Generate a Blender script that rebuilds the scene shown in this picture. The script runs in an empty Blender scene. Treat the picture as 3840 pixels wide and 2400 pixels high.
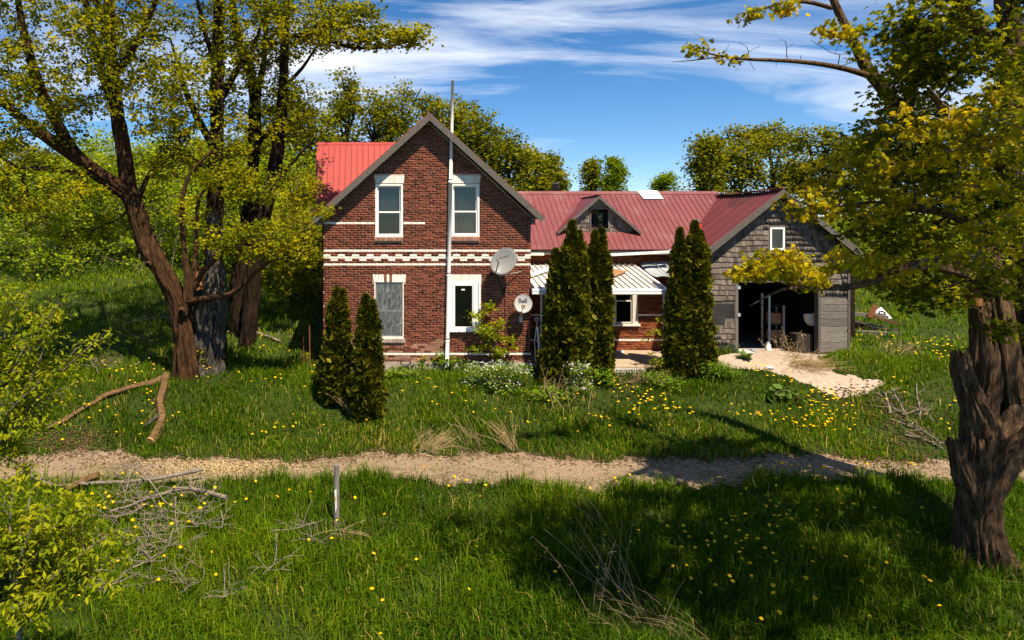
import bpy, math, random
import numpy as np
from mathutils import Vector, Matrix, noise

random.seed(7)
S = bpy.context.scene
COL = S.collection
# ------------------------------------------------------------------ camera
F, PX0, PY0, CZ = 2600.0, 1350.0, 850.0, 4.3     # focal length and vanishing point in photo pixels, camera height
cam = bpy.data.cameras.new('camera')
cam.sensor_width = 36.0
cam.lens = 36.0 * F / 3840.0
cam.shift_x = (1920 - PX0) / 3840.0
cam.shift_y = -(1200 - PY0) / 3840.0
cam.clip_start, cam.clip_end = 0.1, 2000
camo = bpy.data.objects.new('camera', cam)
camo.location = (0, 0, CZ)
camo.rotation_euler = (math.radians(90), 0, 0)
COL.objects.link(camo)
S.camera = camo
S.render.resolution_x, S.render.resolution_y = 1024, 640
# ------------------------------------------------------------------ light
SUN = Vector((0.23, -0.54, 1.0)).normalized()
sun = bpy.data.lights.new('sun', 'SUN')
sun.energy, sun.angle, sun.color = 5.0, math.radians(0.53), (1.0, 0.85, 0.63)
suno = bpy.data.objects.new('sun', sun)
suno.rotation_euler = SUN.to_track_quat('Z', 'Y').to_euler()
suno.location = (10, -20, 40)
COL.objects.link(suno)
S.view_settings.view_transform = 'Standard'
S.view_settings.look = 'None'
S.view_settings.exposure = 1.0
S.view_settings.gamma = 1.0
wd = bpy.data.worlds.new('World')
S.world = wd
wd.use_nodes = True
nt = wd.node_tree
nt.nodes.clear()


def nn(nt, kind, **kw):
    n = nt.nodes.new(kind)
    for k, v in kw.items():
        if k.startswith('i_'):
            key = k[2:]
            n.inputs[int(key) if key.isdigit() else key.replace('_', ' ')].default_value = v
        else:
            setattr(n, k, v)
    return n


def ln(nt, a, b):
    nt.links.new(a, b)


def math_(nt, op, a, b=None, clamp=False):
    n = nn(nt, 'ShaderNodeMath', operation=op)
    n.use_clamp = clamp
    for i, x in enumerate((a, b)):
        if x is None:
            continue
        if isinstance(x, (int, float)):
            n.inputs[i].default_value = x
        else:
            ln(nt, x, n.inputs[i])
    return n.outputs[0]


def ramp(nt, fac, stops, interp='LINEAR'):
    n = nn(nt, 'ShaderNodeValToRGB')
    cr = n.color_ramp
    cr.interpolation = interp
    while len(cr.elements) > 1:
        cr.elements.remove(cr.elements[-1])
    for i, (p, c) in enumerate(stops):
        e = cr.elements[0] if i == 0 else cr.elements.new(p)
        e.position = p
        e.color = (c, c, c, 1) if isinstance(c, (int, float)) else (*c, 1)
    ln(nt, fac, n.inputs[0])
    return n.outputs[0]


def mix(nt, fac, a, b, blend='MIX'):
    n = nn(nt, 'ShaderNodeMix', data_type='RGBA', blend_type=blend)
    for sock, x in ((n.inputs[0], fac), (n.inputs[6], a), (n.inputs[7], b)):
        if isinstance(x, (int, float)):
            sock.default_value = x
        elif isinstance(x, tuple):
            sock.default_value = (*x, 1)
        else:
            ln(nt, x, sock)
    return n.outputs[2]


sky = nn(nt, 'ShaderNodeTexSky', sky_type='NISHITA', sun_disc=False)
sky.sun_elevation = math.asin(SUN.z)
sky.sun_rotation = math.atan2(SUN.x, SUN.y)
sky.air_density, sky.dust_density, sky.ozone_density = 0.7, 0.0, 2.6
hs = nn(nt, 'ShaderNodeHueSaturation', i_Saturation=1.28, i_Value=1.5)
ln(nt, sky.outputs[0], hs.inputs['Color'])
tc = nn(nt, 'ShaderNodeTexCoord')
sp = nn(nt, 'ShaderNodeSeparateXYZ')
ln(nt, tc.outputs['Generated'], sp.inputs[0])
zz = math_(nt, 'ADD', math_(nt, 'MAXIMUM', sp.outputs[2], 0.0), 0.16)
u = math_(nt, 'DIVIDE', sp.outputs[0], zz)
v = math_(nt, 'DIVIDE', sp.outputs[1], zz)
cb = nn(nt, 'ShaderNodeCombineXYZ')
ln(nt, u, cb.inputs[0])
ln(nt, v, cb.inputs[1])


def cloud(scale, rot, stretch, loc, detail, rough, dist):
    mp = nn(nt, 'ShaderNodeMapping')
    mp.inputs['Rotation'].default_value = (0, 0, rot)
    mp.inputs['Scale'].default_value = stretch
    mp.inputs['Location'].default_value = loc
    ln(nt, cb.outputs[0], mp.inputs[0])
    t = nn(nt, 'ShaderNodeTexNoise', i_Scale=scale, i_Detail=detail, i_Roughness=rough, i_Distortion=dist)
    ln(nt, mp.outputs[0], t.inputs['Vector'])
    return t.outputs[0]


big = cloud(0.42, 0.25, (0.8, 1.5, 1), (-2.7, 5.0, 0), 3, 0.5, 0.2)
wisp = cloud(0.9, 0.2, (0.65, 2.2, 1), (0.0, 3.0, 0), 8, 0.62, 1.1)
cl = math_(nt, 'ADD', math_(nt, 'MULTIPLY', big, 1.25), math_(nt, 'MULTIPLY', wisp, 0.75))
cfac = ramp(nt, math_(nt, 'SUBTRACT', cl, 0.5), [(0.51, 0.0), (0.63, 0.42), (0.80, 1.0)])
cfac = math_(nt, 'MULTIPLY', cfac, ramp(nt, sp.outputs[2], [(0.06, 0.12), (0.17, 1.0)]))
skyc = mix(nt, cfac, hs.outputs[0], (11.5, 11.9, 12.8))
bg = nn(nt, 'ShaderNodeBackground', i_Strength=0.05)
ln(nt, skyc, bg.inputs[0])
wo = nn(nt, 'ShaderNodeOutputWorld')
ln(nt, bg.outputs[0], wo.inputs[0])


# ------------------------------------------------------------------ materials
def pmat(name, c1, c2, scale=4.0, rough=0.8, bump=0.3, stretch=(1, 1, 1), detail=5, var=0.0, tint=None, spec=0.15, metal=0.0,
         c3=None, c3s=1.0, c3lo=0.55, c3hi=0.7, bscale=None, bdist=0.01):
    """Noise between c1 and c2 in world space; c3: blotches of wear; tint: (dark, light) multipliers by piece; var: strength of that."""
    m = bpy.data.materials.new(name)
    m.use_nodes = True
    t = m.node_tree
    bs = t.nodes['Principled BSDF']
    geo = nn(t, 'ShaderNodeNewGeometry')
    mp = nn(t, 'ShaderNodeMapping')
    mp.inputs['Scale'].default_value = stretch
    ln(t, geo.outputs['Position'], mp.inputs[0])
    nz = nn(t, 'ShaderNodeTexNoise', i_Scale=scale, i_Detail=detail, i_Roughness=0.65)
    ln(t, mp.outputs[0], nz.inputs['Vector'])
    col = mix(t, ramp(t, nz.outputs[0], [(0.3, 0.0), (0.7, 1.0)]), c1, c2)
    if tint:
        at = nn(t, 'ShaderNodeAttribute', attribute_name='tint')
        oi = nn(t, 'ShaderNodeObjectInfo')
        fr = math_(t, 'FRACT', math_(t, 'ADD', at.outputs['Fac'], oi.outputs['Random']))
        col = mix(t, 1.0, col, ramp(t, fr, [(i / (len(tint) - 1), c) for i, c in enumerate(tint)]), 'MULTIPLY')
    if c3:
        n3 = nn(t, 'ShaderNodeTexNoise', i_Scale=c3s, i_Detail=6.0, i_Roughness=0.7)
        ln(t, geo.outputs['Position'], n3.inputs['Vector'])
        col = mix(t, ramp(t, n3.outputs[0], [(c3lo, 0.0), (c3hi, 1.0)]), col, c3)
    ln(t, col, bs.inputs['Base Color'])
    bs.inputs['Roughness'].default_value = rough
    bs.inputs['Specular IOR Level'].default_value = spec
    bs.inputs['Metallic'].default_value = metal
    if bump:
        bn = nz.outputs[0]
        if bscale:
            nb = nn(t, 'ShaderNodeTexNoise', i_Scale=bscale, i_Detail=4.0)
            ln(t, mp.outputs[0], nb.inputs['Vector'])
            bn = nb.outputs[0]
        b = nn(t, 'ShaderNodeBump', i_Strength=bump, i_Distance=bdist)
        ln(t, bn, b.inputs['Height'])
        ln(t, b.outputs[0], bs.inputs['Normal'])
    return m


def leafmat(name, cols, trans=0.45, rough=0.5, tcol=None):
    """Leaf: tint attribute picks a colour, light also passes through."""
    m = bpy.data.materials.new(name)
    m.use_nodes = True
    t = m.node_tree
    t.nodes.clear()
    at = nn(t, 'ShaderNodeAttribute', attribute_name='tint')
    c = ramp(t, at.outputs['Fac'], [(i / (len(cols) - 1), k) for i, k in enumerate(cols)])
    bs = nn(t, 'ShaderNodeBsdfPrincipled', i_Roughness=rough)
    bs.inputs['Specular IOR Level'].default_value = 0.04
    ln(t, c, bs.inputs['Base Color'])
    tr = nn(t, 'ShaderNodeBsdfTranslucent')
    ln(t, mix(t, 1.0, c, tcol or (1.5, 1.35, 0.6), 'MULTIPLY'), tr.inputs[0])
    mx = nn(t, 'ShaderNodeMixShader', i_0=trans)
    ln(t, bs.outputs[0], mx.inputs[1])
    ln(t, tr.outputs[0], mx.inputs[2])
    o = nn(t, 'ShaderNodeOutputMaterial')
    ln(t, mx.outputs[0], o.inputs[0])
    return m


def glassmat(name, tint=(0.9, 0.95, 0.95), film=0.0, filmcol=(0.7, 0.75, 0.8), bump=0.0):
    m = bpy.data.materials.new(name)
    m.use_nodes = True
    t = m.node_tree
    t.nodes.clear()
    tr = nn(t, 'ShaderNodeBsdfTransparent')
    tr.inputs[0].default_value = (*tint, 1)
    gl = nn(t, 'ShaderNodeBsdfGlossy', i_Roughness=0.03)
    fr = nn(t, 'ShaderNodeFresnel', i_IOR=1.5)
    a = tr.outputs[0]
    if film:
        geo = nn(t, 'ShaderNodeNewGeometry')
        mp = nn(t, 'ShaderNodeMapping')
        mp.inputs['Scale'].default_value = (3, 3, 1.1)
        mp.inputs['Rotation'].default_value = (0, 0.5, 0)
        ln(t, geo.outputs['Position'], mp.inputs[0])
        nz = nn(t, 'ShaderNodeTexNoise', i_Scale=3.0, i_Detail=6.0, i_Distortion=1.5)
        ln(t, mp.outputs[0], nz.inputs['Vector'])
        df = nn(t, 'ShaderNodeBsdfDiffuse')
        df.inputs[0].default_value = (*filmcol, 1)
        ms = nn(t, 'ShaderNodeMixShader')
        ln(t, ramp(t, nz.outputs[0], [(0.35, film * 0.35), (0.6, film), (0.75, min(1, film * 2.2))]), ms.inputs[0])
        ln(t, a, ms.inputs[1])
        ln(t, df.outputs[0], ms.inputs[2])
        a = ms.outputs[0]
        b = nn(t, 'ShaderNodeBump', i_Strength=bump, i_Distance=0.03)
        ln(t, nz.outputs[0], b.inputs['Height'])
        ln(t, b.outputs[0], gl.inputs['Normal'])
    mx = nn(t, 'ShaderNodeMixShader')
    ln(t, math_(t, 'MULTIPLY', fr.outputs[0], 0.85), mx.inputs[0])
    ln(t, a, mx.inputs[1])
    ln(t, gl.outputs[0], mx.inputs[2])
    o = nn(t, 'ShaderNodeOutputMaterial')
    ln(t, mx.outputs[0], o.inputs[0])
    return m


M = {}
M['brick'] = pmat('red_brick', (0.17, 0.05, 0.027), (0.105, 0.034, 0.021), 9, 0.9, 0.4, tint=(0.5, 0.85, 1.0, 1.15, 1.5), c3=(0.20, 0.12, 0.09), c3s=2.2, c3lo=0.62, c3hi=0.85, bscale=60)
M['brick_worn'] = pmat('worn_brick', (0.22, 0.075, 0.04), (0.30, 0.20, 0.15), 8, 0.9, 0.5, tint=(0.7, 1.0, 1.2))
M['brick_wing'] = pmat('wing_brick', (0.22, 0.068, 0.026), (0.15, 0.046, 0.022), 7, 0.9, 0.4, tint=(0.45, 0.95, 1.1, 1.25), bscale=60)
M['brick_white'] = pmat('white_painted_brick', (0.82, 0.81, 0.78), (0.68, 0.66, 0.62), 12, 0.7, 0.3, tint=(0.85, 1.0, 1.0), c3=(0.33, 0.20, 0.15), c3s=9, c3lo=0.66, c3hi=0.72)
M['mortar'] = pmat('mortar', (0.48, 0.35, 0.28), (0.33, 0.24, 0.19), 14, 0.95, 0.6)
M['mortar_wing'] = pmat('wing_mortar', (0.24, 0.11, 0.06), (0.17, 0.08, 0.05), 14, 0.95, 0.6)
M['stone'] = pmat('foundation_render', (0.42, 0.37, 0.33), (0.22, 0.17, 0.15), 5, 0.95, 0.8, c3=(0.25, 0.10, 0.07), c3s=5)
M['oldwood'] = pmat('weathered_wood', (0.2, 0.18, 0.16), (0.085, 0.073, 0.065), 5, 0.9, 0.7, stretch=(1, 9, 14), tint=(0.6, 1.0, 1.25))
M['rake'] = pmat('weathered_bargeboard', (0.145, 0.13, 0.12), (0.07, 0.062, 0.056), 4, 0.9, 0.6, stretch=(3, 3, 6), c3=(0.06, 0.055, 0.05), c3s=4, c3lo=0.64, c3hi=0.7)
M['shingle'] = pmat('grey_cedar_shingle', (0.2, 0.17, 0.148), (0.08, 0.064, 0.056), 7, 0.95, 0.7, stretch=(9, 3, 1), tint=(0.45, 0.8, 1.0, 1.15, 1.5))
M['tar'] = pmat('black_tar_paper', (0.045, 0.042, 0.045), (0.02, 0.02, 0.022), 3, 0.8, 0.3)
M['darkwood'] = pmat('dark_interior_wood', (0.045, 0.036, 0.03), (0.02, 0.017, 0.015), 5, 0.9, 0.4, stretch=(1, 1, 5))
M['roof_red'] = pmat('faded_red_metal', (0.135, 0.025, 0.031), (0.158, 0.033, 0.038), 1.6, 0.42, 0.12, tint=(0.92, 1.0, 1.06), spec=0.5, c3=(0.19, 0.07, 0.075), c3s=1.1, c3lo=0.52, c3hi=0.72, bscale=3, bdist=0.01)
M['roof_bright'] = pmat('bright_red_metal', (0.27, 0.03, 0.027), (0.31, 0.04, 0.034), 1.6, 0.5, 0.1, tint=(0.94, 1.0, 1.05), spec=0.4, c3=(0.8, 0.6, 0.55), c3s=6, c3lo=0.74, c3hi=0.77, bscale=3)
M['roof_dark'] = pmat('ribbed_maroon_metal', (0.12, 0.024, 0.03), (0.155, 0.034, 0.04), 1.4, 0.45, 0.12, tint=(0.8, 1.0, 1.15), spec=0.5, bscale=3)
M['white'] = pmat('white_paint', (0.80, 0.80, 0.79), (0.72, 0.72, 0.70), 6, 0.5, 0.1)
M['white_old'] = pmat('peeling_white_paint', (0.74, 0.72, 0.69), (0.56, 0.53, 0.49), 6, 0.7, 0.4, c3=(0.28, 0.20, 0.15), c3s=7, c3lo=0.66, c3hi=0.7)
M['vinyl'] = pmat('white_vinyl', (0.80, 0.80, 0.80), (0.77, 0.77, 0.77), 3, 0.35, 0.0)
M['casing'] = pmat('cream_painted_casing', (0.62, 0.60, 0.55), (0.48, 0.46, 0.42), 6, 0.7, 0.3, stretch=(3, 3, 1), c3=(0.2, 0.15, 0.12), c3s=5, c3lo=0.66, c3hi=0.7)
M['porch_white'] = pmat('white_porch_sheet', (0.80, 0.78, 0.75), (0.74, 0.70, 0.66), 3, 0.5, 0.1, c3=(0.42, 0.26, 0.16), c3s=3.5, c3lo=0.68, c3hi=0.8)
M['porch_rib'] = pmat('shaded_rib', (0.42, 0.36, 0.31), (0.30, 0.25, 0.21), 8, 0.6, 0.2)  # grey-brown paints in the shadow along each rib
M['gutter'] = pmat('gutter_aluminium', (0.72, 0.73, 0.74), (0.62, 0.63, 0.65), 3, 0.4, 0.05, spec=0.5)
M['galv'] = pmat('galvanised_steel', (0.48, 0.52, 0.56), (0.38, 0.42, 0.46), 5, 0.4, 0.2, spec=0.5, metal=0.4, c3=(0.30, 0.11, 0.045), c3s=1.5, c3lo=0.6, c3hi=0.66)
M['rust'] = pmat('rusty_steel', (0.24, 0.085, 0.035), (0.13, 0.05, 0.03), 8, 0.8, 0.4)
M['ply'] = pmat('weathered_plywood', (0.34, 0.19, 0.10), (0.20, 0.10, 0.05), 4, 0.85, 0.5, stretch=(2, 8, 2))
M['deck'] = pmat('weathered_deck_board', (0.46, 0.36, 0.26), (0.30, 0.23, 0.17), 5, 0.85, 0.5, stretch=(1, 8, 8), tint=(0.8, 1.0, 1.15))
M['dish'] = pmat('grey_dish_enamel', (0.21, 0.215, 0.22), (0.19, 0.195, 0.2), 3, 0.4, 0.0)
M['dish_light'] = pmat('light_dish_enamel', (0.38, 0.38, 0.39), (0.35, 0.35, 0.36), 3, 0.4, 0.0)
M['ink'] = pmat('navy_print', (0.035, 0.03, 0.06), (0.04, 0.03, 0.06), 3, 0.5, 0.0)
M['inkgrey'] = pmat('grey_print', (0.12, 0.13, 0.14), (0.14, 0.14, 0.15), 3, 0.5, 0.0)
M['black'] = pmat('black_metal', (0.03, 0.03, 0.032), (0.02, 0.02, 0.022), 5, 0.5, 0.1)
M['beige'] = pmat('beige_plastic', (0.42, 0.36, 0.26), (0.36, 0.30, 0.21), 5, 0.5, 0.1)
M['steel'] = pmat('stainless_flue', (0.52, 0.50, 0.48), (0.34, 0.30, 0.28), 3, 0.25, 0.05, stretch=(6, 6, 0.5), metal=0.9)
M['redmetal'] = pmat('bright_red_collar', (0.55, 0.04, 0.03), (0.48, 0.03, 0.03), 4, 0.4, 0.1)
M['brownshingle'] = pmat('brown_ridge_shingle', (0.36, 0.20, 0.09), (0.24, 0.12, 0.06), 9, 0.9, 0.5, tint=(0.7, 1.0, 1.2))
M['curtain'] = pmat('grey_blind', (0.13, 0.135, 0.15), (0.1, 0.105, 0.115), 2, 0.9, 0.2, stretch=(6, 6, 0.4))
M['curtain_beige'] = pmat('beige_curtain', (0.26, 0.22, 0.17), (0.15, 0.12, 0.09), 2, 0.9, 0.3, stretch=(10, 10, 0.5))
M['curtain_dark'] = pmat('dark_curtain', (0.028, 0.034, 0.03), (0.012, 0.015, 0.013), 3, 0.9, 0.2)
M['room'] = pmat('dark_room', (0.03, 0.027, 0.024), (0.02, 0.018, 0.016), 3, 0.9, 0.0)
M['glass'] = glassmat('window_glass')
M['film'] = glassmat('plastic_film', (0.95, 0.96, 0.97), 0.14, (0.75, 0.80, 0.84), 0.7)
M['bark'] = pmat('maple_bark', (0.125, 0.062, 0.028), (0.010, 0.006, 0.004), 6, 0.95, 1.0, stretch=(2.4, 2.4, 0.5), detail=8, c3=(0.12, 0.095, 0.065), c3s=5, c3lo=0.63, c3hi=0.72, bdist=0.14)
M['bark_shade'] = pmat('shade_dark_bark', (0.04, 0.024, 0.013), (0.005, 0.003, 0.002), 5, 0.95, 1.0, stretch=(2.2, 2.2, 0.45), detail=8, bdist=0.14)  # darkened so the colour carries the crown shade on the trunks
M['bark_grey'] = pmat('grey_hollow_bark', (0.23, 0.145, 0.085), (0.016, 0.01, 0.006), 7, 0.95, 1.0, stretch=(2.6, 2.6, 0.42), detail=9, c3=(0.17, 0.075, 0.022), c3s=2.2, c3lo=0.60, c3hi=0.7, bdist=0.12)
M['deadgrey'] = pmat('dead_grey_wood', (0.2, 0.18, 0.16), (0.018, 0.014, 0.011), 6, 0.9, 1.0, stretch=(2.8, 2.8, 0.38), detail=9, c3=(0.06, 0.04, 0.025), c3s=1.7, c3lo=0.52, c3hi=0.62, bdist=0.14)
M['rot'] = pmat('orange_rotten_wood', (0.3, 0.13, 0.04), (0.09, 0.04, 0.018), 7, 0.9, 0.8, stretch=(2, 2, 0.6), bdist=0.03)
M['cutwood'] = pmat('fresh_cut_wood', (0.72, 0.42, 0.14), (0.60, 0.32, 0.10), 14, 0.8, 0.2)
M['log'] = pmat('fallen_log_bark', (0.22, 0.125, 0.055), (0.055, 0.034, 0.02), 14, 0.95, 1.0, detail=8, c3=(0.30, 0.25, 0.20), c3s=6, c3lo=0.62, c3hi=0.7, bdist=0.05)
M['twig'] = pmat('dead_twig', (0.25, 0.215, 0.175), (0.10, 0.078, 0.058), 22, 0.9, 0.8, c3=(0.30, 0.15, 0.04), c3s=6, c3lo=0.64, c3hi=0.7)
M['straw'] = pmat('dry_stalk', (0.48, 0.35, 0.19), (0.33, 0.23, 0.12), 6, 0.85, 0.1, tint=(0.6, 1.0, 1.2))
M['plank'] = pmat('grey_plank', (0.25, 0.225, 0.205), (0.1, 0.086, 0.078), 4, 0.9, 0.9, stretch=(1.2, 6, 12), tint=(0.75, 1.0, 1.15), bdist=0.02)
M['postwood'] = pmat('grey_fence_post', (0.22, 0.20, 0.185), (0.10, 0.09, 0.085), 6, 0.9, 0.8, stretch=(6, 6, 0.8))
GL = [(0.028, 0.060, 0.006), (0.060, 0.115, 0.008), (0.105, 0.165, 0.010), (0.165, 0.205, 0.014)]
M['leaf_maple'] = leafmat('maple_leaf', [(0.042, 0.058, 0.003), (0.125, 0.15, 0.005), (0.245, 0.255, 0.007), (0.4, 0.375, 0.01)], 0.48)
M['leaf_lit_gold'] = leafmat('lit_gold_maple_leaf', [(0.09, 0.1, 0.004), (0.21, 0.2, 0.006), (0.4, 0.33, 0.008), (0.58, 0.45, 0.012)], 0.45)  # dark green and yellow stops paint shaded and sunlit leaves into the gold
M['leaf_back'] = leafmat('background_leaf', [(0.055, 0.072, 0.004), (0.14, 0.16, 0.007), (0.23, 0.235, 0.009), (0.33, 0.3, 0.012)], 0.4)
M['leaf_bush'] = leafmat('hillside_leaf', [(0.07, 0.115, 0.005), (0.14, 0.215, 0.007), (0.22, 0.3, 0.009), (0.32, 0.37, 0.012)], 0.4)
M['leaf_near'] = leafmat('boxelder_leaf', [(0.07, 0.11, 0.004), (0.15, 0.2, 0.006), (0.25, 0.285, 0.008), (0.35, 0.35, 0.011)], 0.45)
M['leaf_green'] = leafmat('weed_leaf', [(0.045, 0.095, 0.008), (0.08, 0.165, 0.01), (0.14, 0.24, 0.014), (0.21, 0.3, 0.016)], 0.35)
M['leaf_cedar'] = leafmat('cedar_scale', [(0.022, 0.028, 0.002), (0.062, 0.07, 0.004), (0.115, 0.115, 0.006), (0.2, 0.17, 0.009)], 0.12)
M['leaf_broad'] = leafmat('broad_leaf', [(0.06, 0.12, 0.02), (0.10, 0.17, 0.03), (0.13, 0.20, 0.045)], 0.3)
M['grass'] = leafmat('grass_blade', [(0.015, 0.038, 0.0015), (0.042, 0.094, 0.0025), (0.086, 0.158, 0.0035), (0.175, 0.23, 0.006), (0.4, 0.28, 0.08)], 0.35, tcol=(1.3, 1.35, 0.5))
M['petal'] = leafmat('dandelion_petal', [(0.62, 0.36, 0.005), (0.72, 0.44, 0.008), (0.80, 0.52, 0.012)], 0.15, tcol=(1, 1, 1))
M['petal_white'] = leafmat('white_petal', [(0.7, 0.7, 0.62), (0.8, 0.8, 0.74)], 0.2, tcol=(1, 1, 1))
M['petal_yellow'] = leafmat('yellow_green_bract', [(0.42, 0.34, 0.01), (0.55, 0.42, 0.012)], 0.3, tcol=(1, 1, 1))
M['ground'] = pmat('soil_and_thatch', (0.018, 0.042, 0.004), (0.040, 0.048, 0.010), 3.0, 0.95, 0.8, detail=8, c3=(0.075, 0.058, 0.026), c3s=2.5, c3lo=0.60, c3hi=0.75, bscale=30, bdist=0.05)
M['gravel'] = pmat('drive_gravel', (0.33, 0.245, 0.165), (0.16, 0.113, 0.074), 16, 0.95, 0.9, c3=(0.11, 0.085, 0.045), c3s=1.5, c3lo=0.50, c3hi=0.68, bscale=40, bdist=0.03)
M['sand'] = pmat('pale_limestone_grit', (0.4, 0.325, 0.26), (0.27, 0.21, 0.165), 9, 0.95, 0.5, c3=(0.24, 0.17, 0.12), c3s=2.4, c3lo=0.62, c3hi=0.75, bscale=45, bdist=0.02)
M['pebble'] = pmat('pebble', (0.46, 0.36, 0.26), (0.22, 0.16, 0.11), 5, 0.9, 0.3, tint=(0.5, 1.0, 1.2))
M['sawdust'] = pmat('sawdust', (0.75, 0.55, 0.26), (0.62, 0.44, 0.22), 20, 0.95, 0.4)


# ------------------------------------------------------------------ mesh helpers
def npmesh(name, V, Fc, tint=None, smooth=False):
    """Mesh from arrays; all faces of one size."""
    V = np.asarray(V, dtype=np.float32)
    Fc = np.asarray(Fc, dtype=np.int32)
    me = bpy.data.meshes.new(name)
    me.vertices.add(len(V))
    me.vertices.foreach_set('co', V.ravel())
    nf, k = Fc.shape
    me.loops.add(nf * k)
    me.loops.foreach_set('vertex_index', Fc.ravel())
    me.polygons.add(nf)
    me.polygons.foreach_set('loop_start', np.arange(0, nf * k, k, dtype=np.int32))
    if smooth:
        me.polygons.foreach_set('use_smooth', np.ones(nf, dtype=bool))
    me.update(calc_edges=True)
    if tint is not None:
        a = me.attributes.new('tint', 'FLOAT', 'POINT')
        a.data.foreach_set('value', np.asarray(tint, dtype=np.float32))
    return me


def link(name, me, mat, parent=None, loc=None, rot=None, scale=None):
    if mat is not None and not me.materials:
        me.materials.append(M[mat] if isinstance(mat, str) else mat)
    o = bpy.data.objects.new(name, me)
    COL.objects.link(o)
    if loc is not None:
        o.location = loc
    if rot is not None:
        o.rotation_euler = rot
    if scale is not None:
        o.scale = scale
    if parent is not None:
        o.parent = parent
        if parent.type == 'EMPTY':
            o.matrix_parent_inverse = Matrix.Translation(-Vector(parent.location))
    return o


def tag(o, label, cat, group=None):
    o['label'] = label
    o['category'] = cat
    if group:
        o['group'] = group
    return o


def thing(name, label, cat, loc, group=None):
    o = bpy.data.objects.new(name, None)
    o.location = loc
    o.empty_display_size = 0.2
    COL.objects.link(o)
    return tag(o, label, cat, group)


class MB:
    """Collects polygons in world space, then builds one mesh object."""
    def __init__(s):
        s.v, s.f, s.t = [], [], []

    def add(s, vs, fs, t=0.0):
        b = len(s.v)
        s.v += [tuple(x) for x in vs]
        s.t += [t] * len(vs)
        s.f += [tuple(i + b for i in f) for f in fs]
        return s

    def hexa(s, c, t=0.0):   # 8 corners: bottom 4 then top 4, both counter-clockwise seen from above
        return s.add(c, [(3, 2, 1, 0), (4, 5, 6, 7), (0, 1, 5, 4), (1, 2, 6, 5), (2, 3, 7, 6), (3, 0, 4, 7)], t)

    def box(s, x0, x1, y0, y1, z0, z1, t=0.0):
        return s.hexa([(x0, y0, z0), (x1, y0, z0), (x1, y1, z0), (x0, y1, z0), (x0, y0, z1), (x1, y0, z1), (x1, y1, z1), (x0, y1, z1)], t)

    def bar(s, a, b, w, h, up=(0, 0, 1), t=0.0):
        a, b, up = Vector(a), Vector(b), Vector(up)
        d = (b - a).normalized()
        sd = d.cross(up).normalized() * (w / 2)
        u = sd.cross(d).normalized() * (h / 2)
        return s.hexa([a - sd - u, a + sd - u, b + sd - u, b - sd - u, a - sd + u, a + sd + u, b + sd + u, b - sd + u], t)

    def prism(s, poly, d, t=0.0):
        """Polygon (list of 3-D points) pushed along vector d."""
        n = len(poly)
        q = [tuple(np.add(p, d)) for p in poly]
        return s.add(list(poly) + q, [tuple(range(n)), tuple(range(2 * n - 1, n - 1, -1))] + [(i, n + i, n + (i + 1) % n, (i + 1) % n) for i in range(n)], t)

    def tube(s, path, rad, n=8, t=0.0, cap=True):
        V, Q = tube_arrays(np.array(path, float), np.broadcast_to(np.array(rad, float), (len(path),)), n)
        s.add([tuple(x) for x in V], [tuple(x) for x in Q], t)
        if cap:
            b = len(s.v) - len(V)
            s.f.append(tuple(b + i for i in range(n))[::-1])
            s.f.append(tuple(b + len(V) - n + i for i in range(n)))
        return s

    def build(s, name, mat, parent=None, smooth=False, **kw):
        me = bpy.data.meshes.new(name)
        me.from_pydata(s.v, [], s.f)
        if any(s.t):
            me.attributes.new('tint', 'FLOAT', 'POINT').data.foreach_set('value', s.t)
        if smooth:
            me.polygons.foreach_set('use_smooth', [True] * len(me.polygons))
        me.update()
        return link(name, me, mat, parent, **kw)


def tube_arrays(P, R, n):
    k = len(P)
    T = np.gradient(P, axis=0)
    T /= np.linalg.norm(T, axis=1, keepdims=True) + 1e-9
    ref = np.array([0.31, 0.95, 0.05]) if abs(T[:, 2]).mean() > 0.6 else np.array([0.02, 0.05, 1.0])
    A = np.cross(T, ref)
    A /= np.linalg.norm(A, axis=1, keepdims=True) + 1e-9
    B = np.cross(T, A)
    th = np.arange(n) * 2 * np.pi / n
    V = P[:, None, :] + R[:, None, None] * (A[:, None, :] * np.cos(th)[None, :, None] + B[:, None, :] * np.sin(th)[None, :, None])
    i = np.arange(k - 1)[:, None] * n
    j = np.arange(n)[None, :]
    Q = np.stack([i + j, i + n + j, i + n + (j + 1) % n, i + (j + 1) % n], -1).reshape(-1, 4)
    return V.reshape(-1, 3), Q


class Pile:
    """Many small arrays of quads (or triangles) joined into one mesh."""
    def __init__(s):
        s.V, s.F, s.T, s.n = [], [], [], 0

    def add(s, V, Fc, t=0.0):
        s.V.append(V)
        s.F.append(Fc + s.n)
        s.T.append(np.broadcast_to(np.asarray(t, float), (len(V),)))
        s.n += len(V)

    def build(s, name, mat, parent=None, smooth=False):
        return link(name, npmesh(name, np.concatenate(s.V), np.concatenate(s.F), np.concatenate(s.T), smooth), mat, parent)


def W(px, py, Y):
    """Photo pixel at a known distance -> point."""
    return np.array([(px - PX0) / F * Y, Y, CZ - (py - PY0) / F * Y])


def sstep(a, b, x):
    t = np.clip((np.asarray(x, float) - a) / (b - a), 0, 1)
    return t * t * (3 - 2 * t)


PY_ = [-60, 4, 8, 10.4, 13.3, 14.4, 16.7, 17.4, 19.4, 20.8, 24, 30, 40, 60, 90, 160, 1500]
PZ_ = [-2.4, -2.35, -2.2, -1.95, -1.45, -1.13, -1.10, -0.88, -0.16, 0.0, 0.40, 1.25, 2.3, 4.2, 5.6, 6.5, 8.0]


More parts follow.
